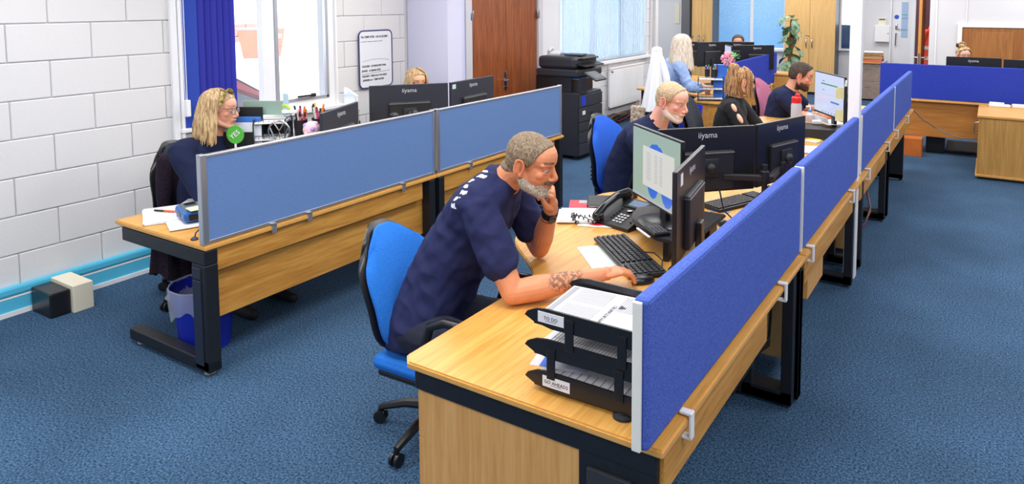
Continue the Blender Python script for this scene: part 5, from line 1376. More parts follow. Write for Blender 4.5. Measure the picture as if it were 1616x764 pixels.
# letter trays of mesh
M_mesh = mat('black_wire', (28, 30, 36), .4)
def wire_trays(label, loc_, rz, w, d, h, n, group='wire letter trays', top=True):
    t = thing('letter_trays', label, 'letter trays', loc_, rz, group)
    for sx in (-1, 1):
        mb = MB(); pts = [(sx * w / 2, -d / 2, 0), (sx * w / 2, -d / 2, h - .03), (sx * w / 2, -d / 2 + .03, h), (sx * w / 2, d / 2 - .03, h), (sx * w / 2, d / 2, h - .03), (sx * w / 2, d / 2, 0)]
        mb.tube(pts, .005, 6); mb.build('side_frame', M_mesh, t)
    for k in range(n):
        z = .02 + (h - .05) * k / max(1, n - 1) if n > 1 else .02
        mb = MB(); mb.bx(-w / 2, w / 2, -d / 2, d / 2, z, z + .003)
        for q in range(7): mb.tube([(-w / 2 + w * q / 6, -d / 2, z), (-w / 2 + w * q / 6, -d / 2, z + .03)], .0015, 4)
        mb.tube([(-w / 2, -d / 2, z + .035), (w / 2, -d / 2, z + .035)], .003, 5); mb.tube([(-w / 2, d / 2, z + .035), (w / 2, d / 2, z + .035)], .003, 5)
        tr_ = mb.build('tray', M_mesh, t)
        mb = MB(); mb.box((.0, -.01, z + .008), (w * .93, d * .95, .008), .03); mb.build('paper', M_paper, tr_)
    return t
wt1 = wire_trays('black wire letter trays with an emblem disc on the blonde woman\'s desk', (-4.20, 3.06, .733), math.radians(40), .20, .22, .50, 5)
mb = MB(); mb.bx(-.1, .1, .10, .108, 0, .46); mb.build('back_panel', M_bsat, wt1)
mb = MB(); mb.box((0, 0, 0), (.27, .004, .10), None, .001); o = tag(mb.build('card_strip', mat('sage_card', (150, 178, 164), .6)), 'sage green card standing on top of the wire trays', 'card'); o.location = (-4.25, 3.02, 1.30); o.rotation_euler = (.15, 0, math.radians(28))
t = thing('emblem_disc', 'chrome ring emblem with V over W hung on the wire trays', 'emblem', (-4.03, 2.98, 1.165), math.radians(35))
mb = MB(); mb.ring((0, 0, 0), .068, .006, 'y', 32, 8); mb.build('ring', M_steel, t)
mb = MB(); mb.tube([(-.034, 0, .056), (0, 0, .006), (.034, 0, .056)], .006, 6); mb.build('letter_v', M_steel, t)
mb = MB(); mb.tube([(-.060, 0, .025), (-.028, 0, -.056), (0, 0, -.006), (.028, 0, -.056), (.060, 0, .025)], .006, 6); mb.build('letter_w', M_steel, t)
tag(MB().box((-4.36, 2.93, 1.03), (.012, .30, .56), math.radians(-60), .004).build('ring_binder', M_bsat), 'black upright file at the left end of the wire trays', 'file')
tag(MB().box((-4.325, 2.90, 1.00), (.012, .28, .50), math.radians(-60), .003).build('folder', mat('folder_blue', (60, 120, 210), .4)), 'bright blue folder standing beside the wire trays', 'folder')
tag(MB().box((-4.30, 2.885, .985), (.004, .28, .46), math.radians(-60), .001).build('folder', mat('folder_white', (225, 232, 245), .5)), 'white folder between the blue folder and the wire trays', 'folder')
t = thing('notebook', 'spiral notebook with red edge beside the green paddle', 'notebook', (-4.30, 2.86, .733), math.radians(-60))
mb = MB(); mb.bx(-.006, .006, -.1, .1, 0, .42); mb.build('cover', M_bsat, t)
mb = MB()
for k in range(14): mb.ring((0, -.1, .03 + .028 * k), .012, .003, 'z', 10, 4)
o = mb.build('spiral_binding', mat('red_wire', (200, 40, 60), .4), t); o['kind'] = 'stuff'
rn = random.Random(4)
CN = {(228, 60, 130): 'pink', (240, 120, 40): 'orange', (60, 180, 80): 'green', (60, 90, 200): 'blue', (240, 210, 60): 'yellow', (200, 40, 60): 'crimson', (120, 200, 60): 'lime', (40, 40, 46): 'black', (240, 240, 245): 'white', (230, 130, 170): 'rose', (230, 120, 40): 'orange', (60, 170, 90): 'green', (120, 60, 160): 'purple'}
def pen_pot(label, loc_, n, r=.038, h=.11, cols=None, group='pens in the pots', ph=.17):
    t = thing('pen_pot', label, 'pen pot', loc_)
    mb = MB(); mb.lathe([(r * .85, 0), (r, h), (r * 1.04, h), (r * .96, h - .003), (r * .8, .004), (0, .004)], (0, 0, 0), 20); mb.build('cup', M_mesh, t)
    C_ = cols or [(228, 60, 130), (240, 120, 40), (60, 180, 80), (60, 90, 200), (240, 210, 60), (200, 40, 60), (120, 200, 60), (40, 40, 46), (240, 240, 245), (230, 130, 170)]
    for k in range(n):
        c = C_[k % len(C_)]; a = 2 * PI * k / n + rn.random(); q = r * .55
        m = mat('pen_%d_%d_%d' % c, c, .35); dx, dy = math.cos(a), math.sin(a); L = ph * rn.uniform(.85, 1.1)
        p = thing('pen', CN.get(c, 'slim') + (' pen' if k < len(C_) else ' second pen') + ' standing in the ' + label, 'pen', (loc_[0], loc_[1], loc_[2]), 0, 'pens in the ' + label)
        b_ = V(dx * q * .3, dy * q * .3, .012); e = V(dx * q * 1.5, dy * q * 1.5, L)
        mb = MB(); mb.tube([b_, b_.lerp(e, .8)], .007, 7); mb.build('barrel', m, p); mb = MB(); mb.tube([b_.lerp(e, .8), e], [.0078, .006], 7); mb.build('cap', m if k % 3 else M_bplas, p)
    return t
pen_pot('left wire pot on the blonde woman\'s desk', (-4.08, 3.19, 1.09), 12, .046, .12, ph=.20)
pen_pot('right wire pot on the blonde woman\'s desk', (-4.03, 3.30, 1.09), 12, .046, .12, ph=.21)
t = thing('desk_shelf', 'small black desk shelf holding the pen pots on the left row', 'shelf', (-4.07, 3.27, .733), math.radians(25))
mb = MB(); mb.bx(-.16, .16, -.13, .13, .349, .357); mb.build('top', M_mesh, t)
for x in (-.15, .15):
    mb = MB(); mb.bx(x - .004, x + .004, -.13, .13, 0, .349); mb.build('side', M_mesh, t)
t = thing('ornament', 'round pink ornament with lilac patches behind the grey-blue screen', 'ornament', (-3.88, 3.12, 1.17))
mb = MB(); mb.ell((0, 0, 0), .058, None, 12, 8); mb.build('ball', mat('shell_pink', (244, 200, 214), .6), t)
for k in range(9):
    a = k * 2.4; z = -.8 + 1.6 * k / 8; q = math.sqrt(1 - z * z); mb = MB(); mb.ell((.05 * q * math.cos(a), .05 * q * math.sin(a), .05 * z), .017, None, 8, 6); mb.build('petal', mat('lilac', (186, 160, 226), .6) if k % 2 else MATS['shell_pink'], t)
mb = MB(); mb.tube([(0, 0, -.437), (0, 0, -.05)], .008, 8); mb.build('stem', M_upvc, t)
t = thing('tape_dispenser', 'lime and white tape dispenser on top of the wire trays', 'tape dispenser', (-4.12, 3.10, 1.262), .5)
mb = MB(); mb.ring((0, 0, .03), .024, .01, 'y', 20, 8); mb.build('tape_roll', mat('lime', (180, 216, 60), .4), t); mb = MB(); mb.box((.03, 0, .012), (.10, .03, .024), None, .006); mb.build('body', M_upvc, t)
tag(MB().box((-5.28, 3.98, 1.12), (.05, .02, .2), .2, .004).build('ruler', mat('pale_blue_plastic', (190, 220, 232), .3)), 'pale blue plastic ruler leaning in the near window', 'ruler').rotation_euler = (0, 0, 0)
# whiteboard
t = thing('whiteboard', 'rounded white board with a navy frame and handwritten notes on the block wall', 'whiteboard', (WX + .016, 5.135, 1.44))
def rrect(w, h, r, n=6):
    P = []
    for cx, cy, a in ((w / 2 - r, h / 2 - r, 0), (-w / 2 + r, h / 2 - r, 90), (-w / 2 + r, -h / 2 + r, 180), (w / 2 - r, -h / 2 + r, 270)):
        P += [(cx + r * math.cos(math.radians(a + 90 * k / n)), cy + r * math.sin(math.radians(a + 90 * k / n))) for k in range(n + 1)]
    return P
MX = Matrix.Rotation(RX90, 4, 'X'); MZ = Matrix.Rotation(RX90, 4, 'Z') @ MX
mb = MB(); mb.prism(rrect(.44, .57, .05), 0, .010, MZ); mb.build('board', mat('board_white', (232, 234, 240), .3), t)
mb = MB(); P = rrect(.445, .575, .052); mb.tube([(.008, x, y) for x, y in P] + [(.008, P[0][0], P[0][1])], .0075, 8, False); mb.build('frame', mat('navy_frame', (48, 58, 110), .4), t)
RW = (RX90, 0, RX90)
for s_, sz, y_, z_, al in (('The TEMP NTES - LIR ACADEMY', .028, -.2, .225, 'LEFT'), ('~ ~~~ ~ ~~~ ~~ ~~~ ~ ~~~', .026, -.2, .18, 'LEFT'), ('GOLDEN - LR BANCHET EVAL', .026, -.19, -.07, 'LEFT'), ('(NAIN)   x2 (MAIN SITE)', .026, -.195, -.115, 'LEFT'), ('ENQUIRY - FREE PACK ON HEAD', .024, -.19, -.17, 'LEFT'), ('(LINDEN) x4 - TEMP NOTES', .025, -.185, -.21, 'LEFT')):
    text(s_, 'handwriting', sz, M_navyink, t, (.0112, y_, z_), RW, bold=.0009, align=al, shear=.15, sx=.93)
mb = MB(); mb.tube([(.0115, -.18 + .36 * k / 12, -.02 + .018 * math.sin(PI * k / 12)) for k in range(13)], .0012, 4); mb.build('drawn_line', M_navyink, t)
mb = MB(); mb.tube([(.0115, -.19, -.148), (.0115, .19, -.128)], .0014, 4); mb.build('drawn_line', M_navyink, t)
# ---------------------------------------------------------------- PRINTER
t = thing('office_printer', 'tall black office copier with paper drawers standing by the pale blue blind', 'printer', (-4.44, 7.62, 0))
M_pr = mat('charcoal_plastic', (40, 42, 48), .4, bump=.05); M_pr2 = mat('graphite_drawer', (54, 56, 64), .45)
mb = MB(); mb.bx(-.70, 0, 0, .62, .05, .86, .012); mb.build('body', M_pr, t)
mb = MB(); mb.bx(-.66, -.12, .04, .60, .86, 1.06, .004); mb.build('inner_bay', M_bplas, t)
mb = MB(); mb.bx(-.62, .0, -.02, .64, 1.06, 1.16, .02); mb.build('scanner', M_pr, t)
mb = MB(); mb.bx(-.60, -.05, -.01, .60, 1.16, 1.32, .04); mb.build('document_feeder', M_pr, t)
mb = MB(); mb.box((-.02, .3, 1.22), (.2, .5, .02), Matrix.Rotation(math.radians(12), 3, 'Y'), .006); mb.box((-.06, .3, 1.28), (.16, .42, .02), Matrix.Rotation(math.radians(-12), 3, 'Y'), .006); mb.build('feeder_tray', M_bplas, t)
mb = MB(); mb.bx(-.55, -.02, .05, .55, 1.03, 1.045); mb.build('blue_output_tray', mat('tray_blue', (60, 130, 200), .4), t)
for k, (z0, z1) in enumerate(((.68, .83), (.49, .67), (.37, .48), (.22, .36), (.06, .21))):
    mb = MB(); mb.bx(0.002, .02, .012, .61, z0, z1, .004); d_ = mb.build('drawer_front', M_pr2, t)
    if k > 0:
        mb = MB(); mb.bx(.02, .024, .27, .37, (z0 + z1) / 2 - .02, (z0 + z1) / 2 + .02, .002); mb.build('handle_recess', M_bplas, d_)
mb = MB(); mb.bx(.021, .024, .05, .16, .70, .82); mb.build('blue_panel', mat('panel_blue', (40, 60, 200), .4), t)
mb = MB(); mb.bx(.021, .024, .08, .15, .58, .63); mb.build('label_plate', M_paper, t)
mb = MB(); mb.box((.16, .16, 1.08), (.20, .28, .025), Matrix.Rotation(math.radians(28), 3, 'Y'), .006); cp = mb.build('control_panel', M_pr2, t)
mb = MB(); mb.box((.162, .16, 1.094), (.15, .2, .004), Matrix.Rotation(math.radians(28), 3, 'Y')); mb.build('touch_screen', mat('grey_display', (110, 116, 120), .2), cp)
mb = MB(); mb.bx(-.06, .02, .06, .2, .84, 1.06, .01); mb.build('panel_bracket', M_pr, t)
mb = MB()
for k in range(7): mb.bx(-.5, -.28, -.002, .002, .50 + .025 * k, .512 + .025 * k)
o = mb.build('vent_slots', M_bplas, t); o['kind'] = 'stuff'
for x in (-.62, -.08):
    for y in (.08, .54):
        mb = MB(); mb.lathe([(.03, -.015), (.03, .015)], (x, y, .03), 12, (0, 1, 0)); mb.build('castor', M_rubber, t)
t = thing('telephone', 'pale grey telephone resting on top of the copier', 'telephone', (-4.90, 7.80, 1.322), .3)
mb = MB(); mb.box((0, 0, .025), (.16, .16, .04), Matrix.Rotation(.2, 3, 'X'), .01); mb.build('base', mat('pale_grey_plastic', (196, 198, 204), .4), t)
mb = MB(); limb(mb, [(-.05, -.09, .06), (-.05, 0, .085), (-.05, .09, .075)], [.022, .016, .022], 10); mb.build('handset', MATS['pale_grey_plastic'], t)
tag(MB().box((-4.62, 7.86, 1.335), (.24, .2, .02), .1, .006).build('tray_lid', mat('dark_slate', (60, 74, 92), .4)), 'dark flat tray lying on top of the copier', 'tray')
# ---------------------------------------------------------------- coat, bag, bin
t = thing('coat', 'long white coat draped over a chair beside the radiator', 'coat', (-3.34, 7.56, 0), math.radians(24))
mb = MB(); vs = []; fs = []; nz, ns = 18, 64
for i in range(nz + 1):
    f = i / nz; z = 1.46 - .68 * f
    for j in range(ns):
        a = 2 * PI * j / ns; r = 1 + (.09 * math.sin(a * 9 + 1.5 * f) + .05 * math.sin(a * 5)) * f
        vs.append(((.06 + .09 * f) * r * math.cos(a) - .02 * f, (.15 + .07 * f) * r * math.sin(a), z + .02 * math.sin(a * 4) * f))
for i in range(nz):
    for j in range(ns): k = (j + 1) % ns; fs.append((i * ns + j, (i + 1) * ns + j, (i + 1) * ns + k, i * ns + k))
fs.append(tuple(range(ns))[::-1])
mb.add(vs, fs, True); mb.ell((0, 0, 1.46), (.062, .155, .035)); mb.build('cloth', mat('white_cloth', (240, 243, 248), .85), t)
mb = MB(); limb(mb, [(.05, -.1, 1.36), (.11, -.13, 1.15), (.13, -.13, .92)], [.035, .042, .035], 12); mb.build('sleeve', MATS['white_cloth'], t)
t = thing('paper_bag', 'brown patterned paper bag standing below the radiator', 'bag', (-4.06, 8.64, 0), .3)
mb = MB(); mb.bx(-.12, .12, -.08, .08, 0, .60, .01); mb.build('body', speckle('brown_print', (150, 110, 80), (224, 214, 196), 30, bump=.1), t)
mb = MB(); mb.tube([(-.05, 0, .60), (-.04, 0, .68), (.04, 0, .68), (.05, 0, .60)], .006, 6); mb.build('handle', M_card, t)
t = waste_bin('royal blue recycling bin in front of the far desks', (-3.10, 8.02, 0), .15, .76, mat('recycling_blue', (28, 60, 210), .35), False)
# ---------------------------------------------------------------- FAR CLUSTER
t = thing('desk', 'light oak desk of the white-blonde woman in the far middle', 'desk')
mb = MB(); prism_bev(mb, [(-3.33, 8.62), (-2.90, 8.62), (-2.90, 11.6), (-4.5, 11.6), (-4.5, 9.45), (-3.7, 9.35), (-3.4, 9.1)], .705, .732); o = mb.build('desktop', M_wy, t); two_mat(o, M_edge)
mb = MB(); mb.bx(-3.30, -2.92, 8.66, 8.68, .25, .70); mb.bx(-2.94, -2.92, 8.7, 11.5, .25, .70); mb.build('modesty_panel', M_panel, t)
for x, y in ((-2.98, 11.5), (-2.98, 8.72), (-4.4, 11.5), (-4.4, 9.5)):
    mb = MB(); mb.bx(x - .03, x + .03, y - .03, y + .03, 0, .705); mb.build('leg', M_black, t)
t = thing('desk_screen', 'deep blue desk screen sloping away in the far middle', 'desk screen', (-2.93, 10.2, 0))
mb = MB(); mb.box((0, 0, .975), (.03, 2.2, .47), None, .008); mb.build('fabric_panel', M_bluedk, t); clampset(t, (-.8, .8), x=.01)
G_c = 'monitors in the far middle'
for (px, ang, lab, lit, zt) in (((-4.05, 10.45), 100, 'slim monitor nearest the white-blonde woman', None, 1.39), ((-3.72, 10.52), 140, 'black monitor back with a cable clamp in the far middle', None, 1.39), ((-3.38, 10.30), -150, 'pale lit monitor beside the pink flower', S_white, 1.36), ((-3.08, 10.75), 120, 'black monitor behind the deep blue sloping screen', None, 1.35), ((-3.5, 11.1), 110, 'black monitor in front of the dark-haired man', None, 1.37)):
    monitor(lab, px, math.radians(ang), .52 if lit is None else .46, .38, zt - .38, G_c, 'foot', brand=(lit is None), lit=lit)
wire_trays('black mesh trays with papers and files before the white-blonde woman', (-3.13, 8.82, .733), math.radians(20), .32, .24, .30, 3)
tc_ = [(230, 120, 40), (60, 170, 90), (240, 240, 245), (200, 40, 60), (60, 90, 200), (120, 60, 160)]
pen_pot('clear pot of felt pens on the mesh trays', (-3.17, 8.80, 1.035), 6, .035, .10, tc_, ph=.16); pen_pot('dark pot of felt pens beside it', (-3.08, 8.84, 1.035), 6, .035, .10, tc_[::-1], ph=.16)
t = thing('box_file', 'bright blue box file standing behind the mesh trays', 'box file', (-2.99, 8.95, .733), math.radians(20))
mb = MB(); mb.bx(-.14, .14, -.04, .04, 0, .46, .004); mb.build('case', mat('file_blue', (60, 124, 226), .45), t)
t = thing('artificial_flower', 'pink pompon flower with green leaves in a tall clear vase', 'flower', (-2.86, 8.79, .733))
mb = MB(); mb.lathe([(.04, 0), (.045, .02), (.03, .25), (.045, .42), (.04, .42), (.026, .25), (.035, .02), (0, .02)], (0, 0, 0), 20); mb.build('vase', glass('vase_glass', (220, 230, 240), .35), t)
mb = MB(); mb.tube([(0, 0, .02), (-.02, 0, .52)], .005, 6); mb.build('stem', mat('stem_green', (60, 130, 60), .6), t)
mb = MB(); rp_ = random.Random(2)
for k in range(90):
    z = rp_.uniform(-1, 1); a = rp_.uniform(0, 2 * PI); q = math.sqrt(1 - z * z); d_ = V(q * math.cos(a), q * math.sin(a), z); mb.ell(V(-.03, 0, .555) + d_ * .07, (.014, .014, .03), Vector((0, 0, 1)).rotation_difference(d_).to_matrix(), 6, 4)
o = mb.build('petal_cluster', mat('blossom_pink', (250, 176, 196), .7), t); o['kind'] = 'stuff'
def leaf_mesh(L, w, name, m):
    mb = MB(); vs = []; n = 6
    for i in range(n + 1):
        f = i / n; ww = w * math.sin(PI * min(1, f * .92 + .06)) ** .8; z = .22 * L * math.sin(f * 2.2) - .25 * L * f * f
        vs += [(-ww, L * f, z + .12 * ww), (0, L * f, z), (ww, L * f, z + .12 * ww)]
    fs = []
    for i in range(n): b_ = 3 * i; fs += [(b_, b_ + 1, b_ + 4, b_ + 3), (b_ + 1, b_ + 2, b_ + 5, b_ + 4)]
    mb.add(vs, fs, True); return mb.mesh(name, m)
lm = leaf_mesh(.13, .035, 'leaf', mat('bright_leaf', (50, 170, 70), .5))
for k in range(6):
    o = bpy.data.objects.new('leaf', lm); COL.objects.link(o); o.parent = t; o.location = (.03, 0, .52); o.rotation_euler = (math.radians(25 + 12 * k), 0, math.radians(-120 + 35 * k))
# climbing plant on a moss pole
t = thing('climbing_plant', 'tall variegated climbing plant on a moss pole before the beech cupboard', 'plant', (-2.86, 11.80, 0))
mb = MB(); mb.lathe([(.10, 0), (.14, .28), (.15, .28), (.15, .30), (.12, .30), (.11, .26), (0, .26)], (0, 0, 0), 24); mb.build('pot', mat('terracotta', (150, 96, 66), .8), t)
mb = MB(); mb.tube([(0, 0, .2), (.02, 0, .9), (.05, 0, 1.72)], [.04, .038, .034], 12); mb.build('moss_pole', mat('moss_fibre', (124, 92, 60), .95, noise_amt=.35, nscale=60, bump=1, bscale=80), t)
mlf = speckle('variegated_leaf', (44, 84, 52), (150, 180, 150), 28, rough=.5, bump=.05)
lms = [leaf_mesh(.17, .05, 'leaf', mlf), leaf_mesh(.14, .045, 'leaf', mat('dark_leaf', (36, 78, 44), .45)), leaf_mesh(.20, .055, 'leaf', mlf)]
rp_ = random.Random(11)
for k in range(54):
    z = .35 + 1.42 * k / 53; a = k * 2.3 + rp_.uniform(-.4, .4)
    o = bpy.data.objects.new('leaf', lms[k % 3]); COL.objects.link(o); o.parent = t
    o.location = (.02 + .03 * (z / 1.7) + .035 * math.cos(a + PI / 2), .035 * math.sin(a + PI / 2), z); o.rotation_euler = (math.radians(rp_.uniform(-70, 20)), 0, a)
    s_ = rp_.uniform(1.1, 1.6); o.scale = (s_, s_, s_)
# far cupboards
t = thing('low_cupboard', 'low oak cupboard between the deep blue screen and the plant', 'cupboard', (-2.80, 11.35, 0))
mb = MB(); mb.bx(-.22, .30, -.2, .25, .03, .86, .004); mb.build('carcass', M_wx, t); mb = MB(); mb.bx(-.24, .32, -.22, .27, .86, .885, .004); mb.build('top', M_wx, t)
def tall_cupboard(label, x0, x1, y0, z1, hx, mside):
    t = thing('cupboard', label, 'cupboard', ((x0 + x1) / 2, y0, 0), 0, 'tall beech cupboards'); w = (x1 - x0) / 2
    mb = MB(); mb.bx(-w, w, .02, .48, .05, z1, .004); mb.build('carcass', mside, t)
    mb = MB(); mb.bx(-w + .02, w - .02, .03, .46, 0, .05); mb.build('plinth', M_black, t)
    for s in (-1, 1):
        mb = MB(); mb.bx(-w if s < 0 else .002, -.002 if s < 0 else w, -.002, .018, .06, z1 - .02, .003); d_ = mb.build('cupboard_door', M_wz2, t)
        mb = MB(); x = s * .06; mb.tube([(x, -.002, 1.02), (x, -.035, 1.05), (x, -.04, 1.12), (x, -.035, 1.19), (x, -.002, 1.22)], .011, 8); mb.build('handle', M_steel, d_)
    return t
M_dks = mat('slate_side', (96, 102, 114), .5)
tall_cupboard('tall beech two-door cupboard behind the climbing plant', -3.89, -2.84, 15.68, 2.3, 0, M_dks)
tall_cupboard('tall beech cupboard at the left of the back windows', -6.05, -5.55, 15.68, 2.3, 0, M_dks)
tag(MB().bx(-6.28, -6.08, 15.6, 16.18, 0, 2.4, .004).build('dark_cabinet', mat('dark_grey_cabinet', (92, 92, 96), .5)), 'dark grey tall cabinet side left of the back cupboards', 'cabinet')
# notices on the far left
for (x, z, w, h, lab) in ((-6.62, 1.72, .12, .5, 'white paper notice on the wall left of the dark cabinet'), ):
    tag(MB().bx(x - w / 2, x + w / 2, 16.185, 16.195, z - h / 2, z + h / 2).build('notice', M_cream), lab, 'notice')
# back windows
w3 = MB(); w3.bx(-5.76, -5.70, 16.15, 16.2, .90, 2.6); w3.bx(-4.80, -4.73, 16.15, 16.2, .93, 2.6); w3.bx(-4.04, -3.98, 16.15, 16.2, .9, 2.6); w3.bx(-5.76, -3.98, 16.12, 16.2, .88, .93)
w3 = struct(w3.build('window_3', M_upvc))
mb = MB(); mb.bx(-5.7, -4.0, 16.26, 16.265, .93, 2.6); mb.build('pane', M_glass, w3)
M_ven = translucent('cyan_blue_slat', (176, 216, 240), .45)
t = thing('venetian_blind', 'cyan blue venetian blind in the wide back window', 'blind', (-4.86, 16.22, 0), 0, 'blinds of the back windows')
sm = MB().box((0, 0, 0), (1.64, .030, .002), Matrix.Rotation(math.radians(58), 3, 'X')).mesh('slat', M_ven)
for k in range(44):
    o = bpy.data.objects.new('slat', sm); COL.objects.link(o); o.parent = t; o.location = (0, 0, .96 + .0275 * k)
w4 = MB(); w4.bx(-2.84, -2.80, 16.15, 16.2, .95, 2.6); w4.bx(-2.52, -2.48, 16.15, 16.2, .95, 2.6); w4.bx(-2.84, -2.48, 16.12, 16.2, .95, .99); w4 = struct(w4.build('window_4', M_upvc))
mb = MB(); mb.bx(-2.8, -2.5, 16.26, 16.265, .98, 2.6); mb.build('pane', M_glass, w4)
t = thing('venetian_blind', 'dark blue blind over the lower part of the narrow back window', 'blind', (-2.66, 16.22, 0), 0, 'blinds of the back windows')
sm = MB().box((0, 0, 0), (.31, .030, .002), Matrix.Rotation(math.radians(58), 3, 'X')).mesh('slat', translucent('deep_cyan_slat', (30, 74, 120), .2))
for k in range(19):
    o = bpy.data.objects.new('slat', sm); COL.objects.link(o); o.parent = t; o.location = (0, 0, 1.0 + .0275 * k)
# right back wall details
t = thing('alarm_keypad', 'cream alarm keypad with a small display on the back wall', 'keypad', (-1.99, 16.19, 1.59))
mb = MB(); mb.bx(-.08, .08, -.03, 0, -.07, .08, .006); mb.build('case', M_cream, t); mb = MB(); mb.bx(-.06, .06, -.034, -.03, .03, .06); mb.build('display', mat('lcd_grey', (96, 120, 116), .3), t)
t = thing('wall_box', 'white metal wall cabinet under the alarm keypad', 'wall cabinet', (-1.97, 16.19, 1.34))
mb = MB(); mb.bx(-.15, .15, -.09, 0, -.18, .18, .006); mb.build('case', M_upvc, t); mb = MB(); mb.bx(-.14, .14, -.096, -.09, -.17, .17, .003); d_ = mb.build('cabinet_door', M_upvc, t); mb = MB(); mb.lathe([(.01, 0), (.01, .006)], (.11, -.096, 0), 10, (0, -1, 0)); mb.build('lock', M_bplas, d_)
M_wd = mat('white_door', (236, 238, 244), .4)
d2 = struct(MB().bx(-1.80, -1.38, 16.14, 16.195, 0, 2.5, .004).build('door_2', M_wd))
mb = MB(); mb.bx(-1.62, -1.50, 16.13, 16.141, 1.27, 2.0, .002); mb.build('vision_panel', mat('blue_notice_glass', (170, 196, 232), .3), d2)
for z in (1.42, 1.66, 1.73):
    mb = MB(); mb.bx(-1.615, -1.505, 16.126, 16.131, z, z + .012); mb.build('notice_line', mat('teal_print', (70, 160, 180), .6), d2)
mb = MB(); mb.lathe([(0, 0), (.045, 0), (.045, .004), (0, .004)], (-1.71, 16.14, 1.69), 20, (0, -1, 0)); sg = mb.build('round_sign', mat('sign_blue', (36, 84, 200), .4), d2)
mb = MB(); mb.bx(-1.73, -1.69, 16.12, 16.14, 1.43, 1.55, .006); mb.tube([(-1.71, 16.12, 1.45), (-1.63, 16.10, 1.44)], .01, 8); mb.build('door_lock', M_steel, d2)
mb = MB(); mb.tube([(-1.71, 16.14, 1.35), (-1.71, 16.09, 1.35), (-1.715, 16.09, 1.10), (-1.715, 16.14, 1.10)], .012, 8); mb.build('pull_handle', M_steel, d2)
struct(MB().bx(-1.83, -1.80, 16.1, 16.2, 0, 2.6).bx(-1.38, -1.35, 16.1, 16.2, 0, 2.6).build('trim_4', M_upvc))
# open wooden door and store cupboard with coverall
d3 = struct(MB().bx(-1.04, -.995, 12.98, 13.75, 0, 2.5, .003).build('door_3', wood('oak_door_edge', (216, 156, 84), (190, 128, 62), 'z')))
mb = MB(); mb.bx(-.995, -.99, 12.99, 13.12, .98, 1.14); mb.tube([(-.99, 13.05, 1.08), (-.93, 13.05, 1.08), (-.93, 13.18, 1.08)], .011, 8); mb.bx(-1.03, -1.005, 12.974, 12.98, .98, 1.16); mb.tube([(-1.04, 13.05, 1.08), (-1.10, 13.05, 1.08), (-1.10, 13.18, 1.08)], .011, 8); mb.build('handle', M_steel, d3)
struct(MB().bx(-1.25, -.3, 15.0, 15.08, 0, 2.96).build('wall_store', mat('maroon_room', (96, 58, 66), .8)))
t = thing('coverall', 'orange-red hi-vis coverall with silver bands hanging in the store doorway', 'coverall', (-.90, 14.4, 0))
M_or = mat('hi_vis_red', (226, 70, 44), .7)
mb = MB(); limb(mb, [(0, 0, 1.5), (.0, 0, 1.2), (0, 0, .9)], [.10, .16, .17], 16, 1); mb.v = [(x, y * .5, z) for x, y, z in mb.v]; mb.build('body', M_or, t)
mb = MB(); limb(mb, [(-.12, 0, 1.45), (-.18, 0, 1.2), (-.19, 0, .95)], [.06, .06, .055], 12); mb.build('sleeve', M_or, t); mb = MB(); limb(mb, [(.12, 0, 1.45), (.18, 0, 1.2), (.19, 0, .95)], [.06, .06, .055], 12); mb.build('sleeve', M_or, t)
for z, r in ((1.17, .17), (.98, .185)):
    mb = MB(); mb.lathe([(r, -.03), (r, .03)], (0, 0, z), 20, None, 1, .55); mb.build('silver_band', mat('silver_band', (190, 190, 186), .4), t)
for sx in (-1, 1):
    mb = MB(); limb(mb, [(sx * .08, 0, .9), (sx * .09, 0, .3)], [.09, .08], 12); mb.build('trouser_leg', M_or, t)
mb = MB(); mb.tube([(0, 0, 1.62), (0, .3, 1.66), (0, .62, 1.66)], .008, 6); mb.build('hanger_hook', M_steel, t)
# grey oak pedestal with pizza boxes
pg = pedestal('drawer_unit', 'grey oak drawer unit with steel bar handles beyond the white column', (-2.36, 15.36, 0), .48, .42, .76, 2, wood('grey_oak', (168, 150, 138), (136, 118, 106), 'x'), math.radians(90), None)
pg.location = (-1.88, 15.36, 0)
tag(MB().bx(-2.38, -1.84, 15.3, 15.8, .763, .785, .003).build('worktop', M_wx), 'thin pale top board on the grey oak drawer unit', 'board')
for k, m in enumerate((mat('red_print_card', (206, 110, 96), .7), M_card, mat('printed_card', (180, 130, 90), .7, noise_amt=.3, nscale=20), M_paper)):
    z = .787 + .062 * k
    o = tag(MB().box((-2.05, 15.5, z + .028), (.36, .34, .055 if k < 3 else .02), .05 * k, .004).build('carton', m), ['red printed flat carton at the bottom of the pile on the drawer unit', 'plain brown flat carton second in the pile', 'patterned brown carton third in the pile', 'white flat box topping the carton pile'][k], 'carton', 'cartons on the grey oak drawer unit')
    if k == 3: o.location.z = -.017
struct(MB().bx(-1.86, -1.83, 15.25, 15.9, 0, .80).build('trim_5', M_upvc))
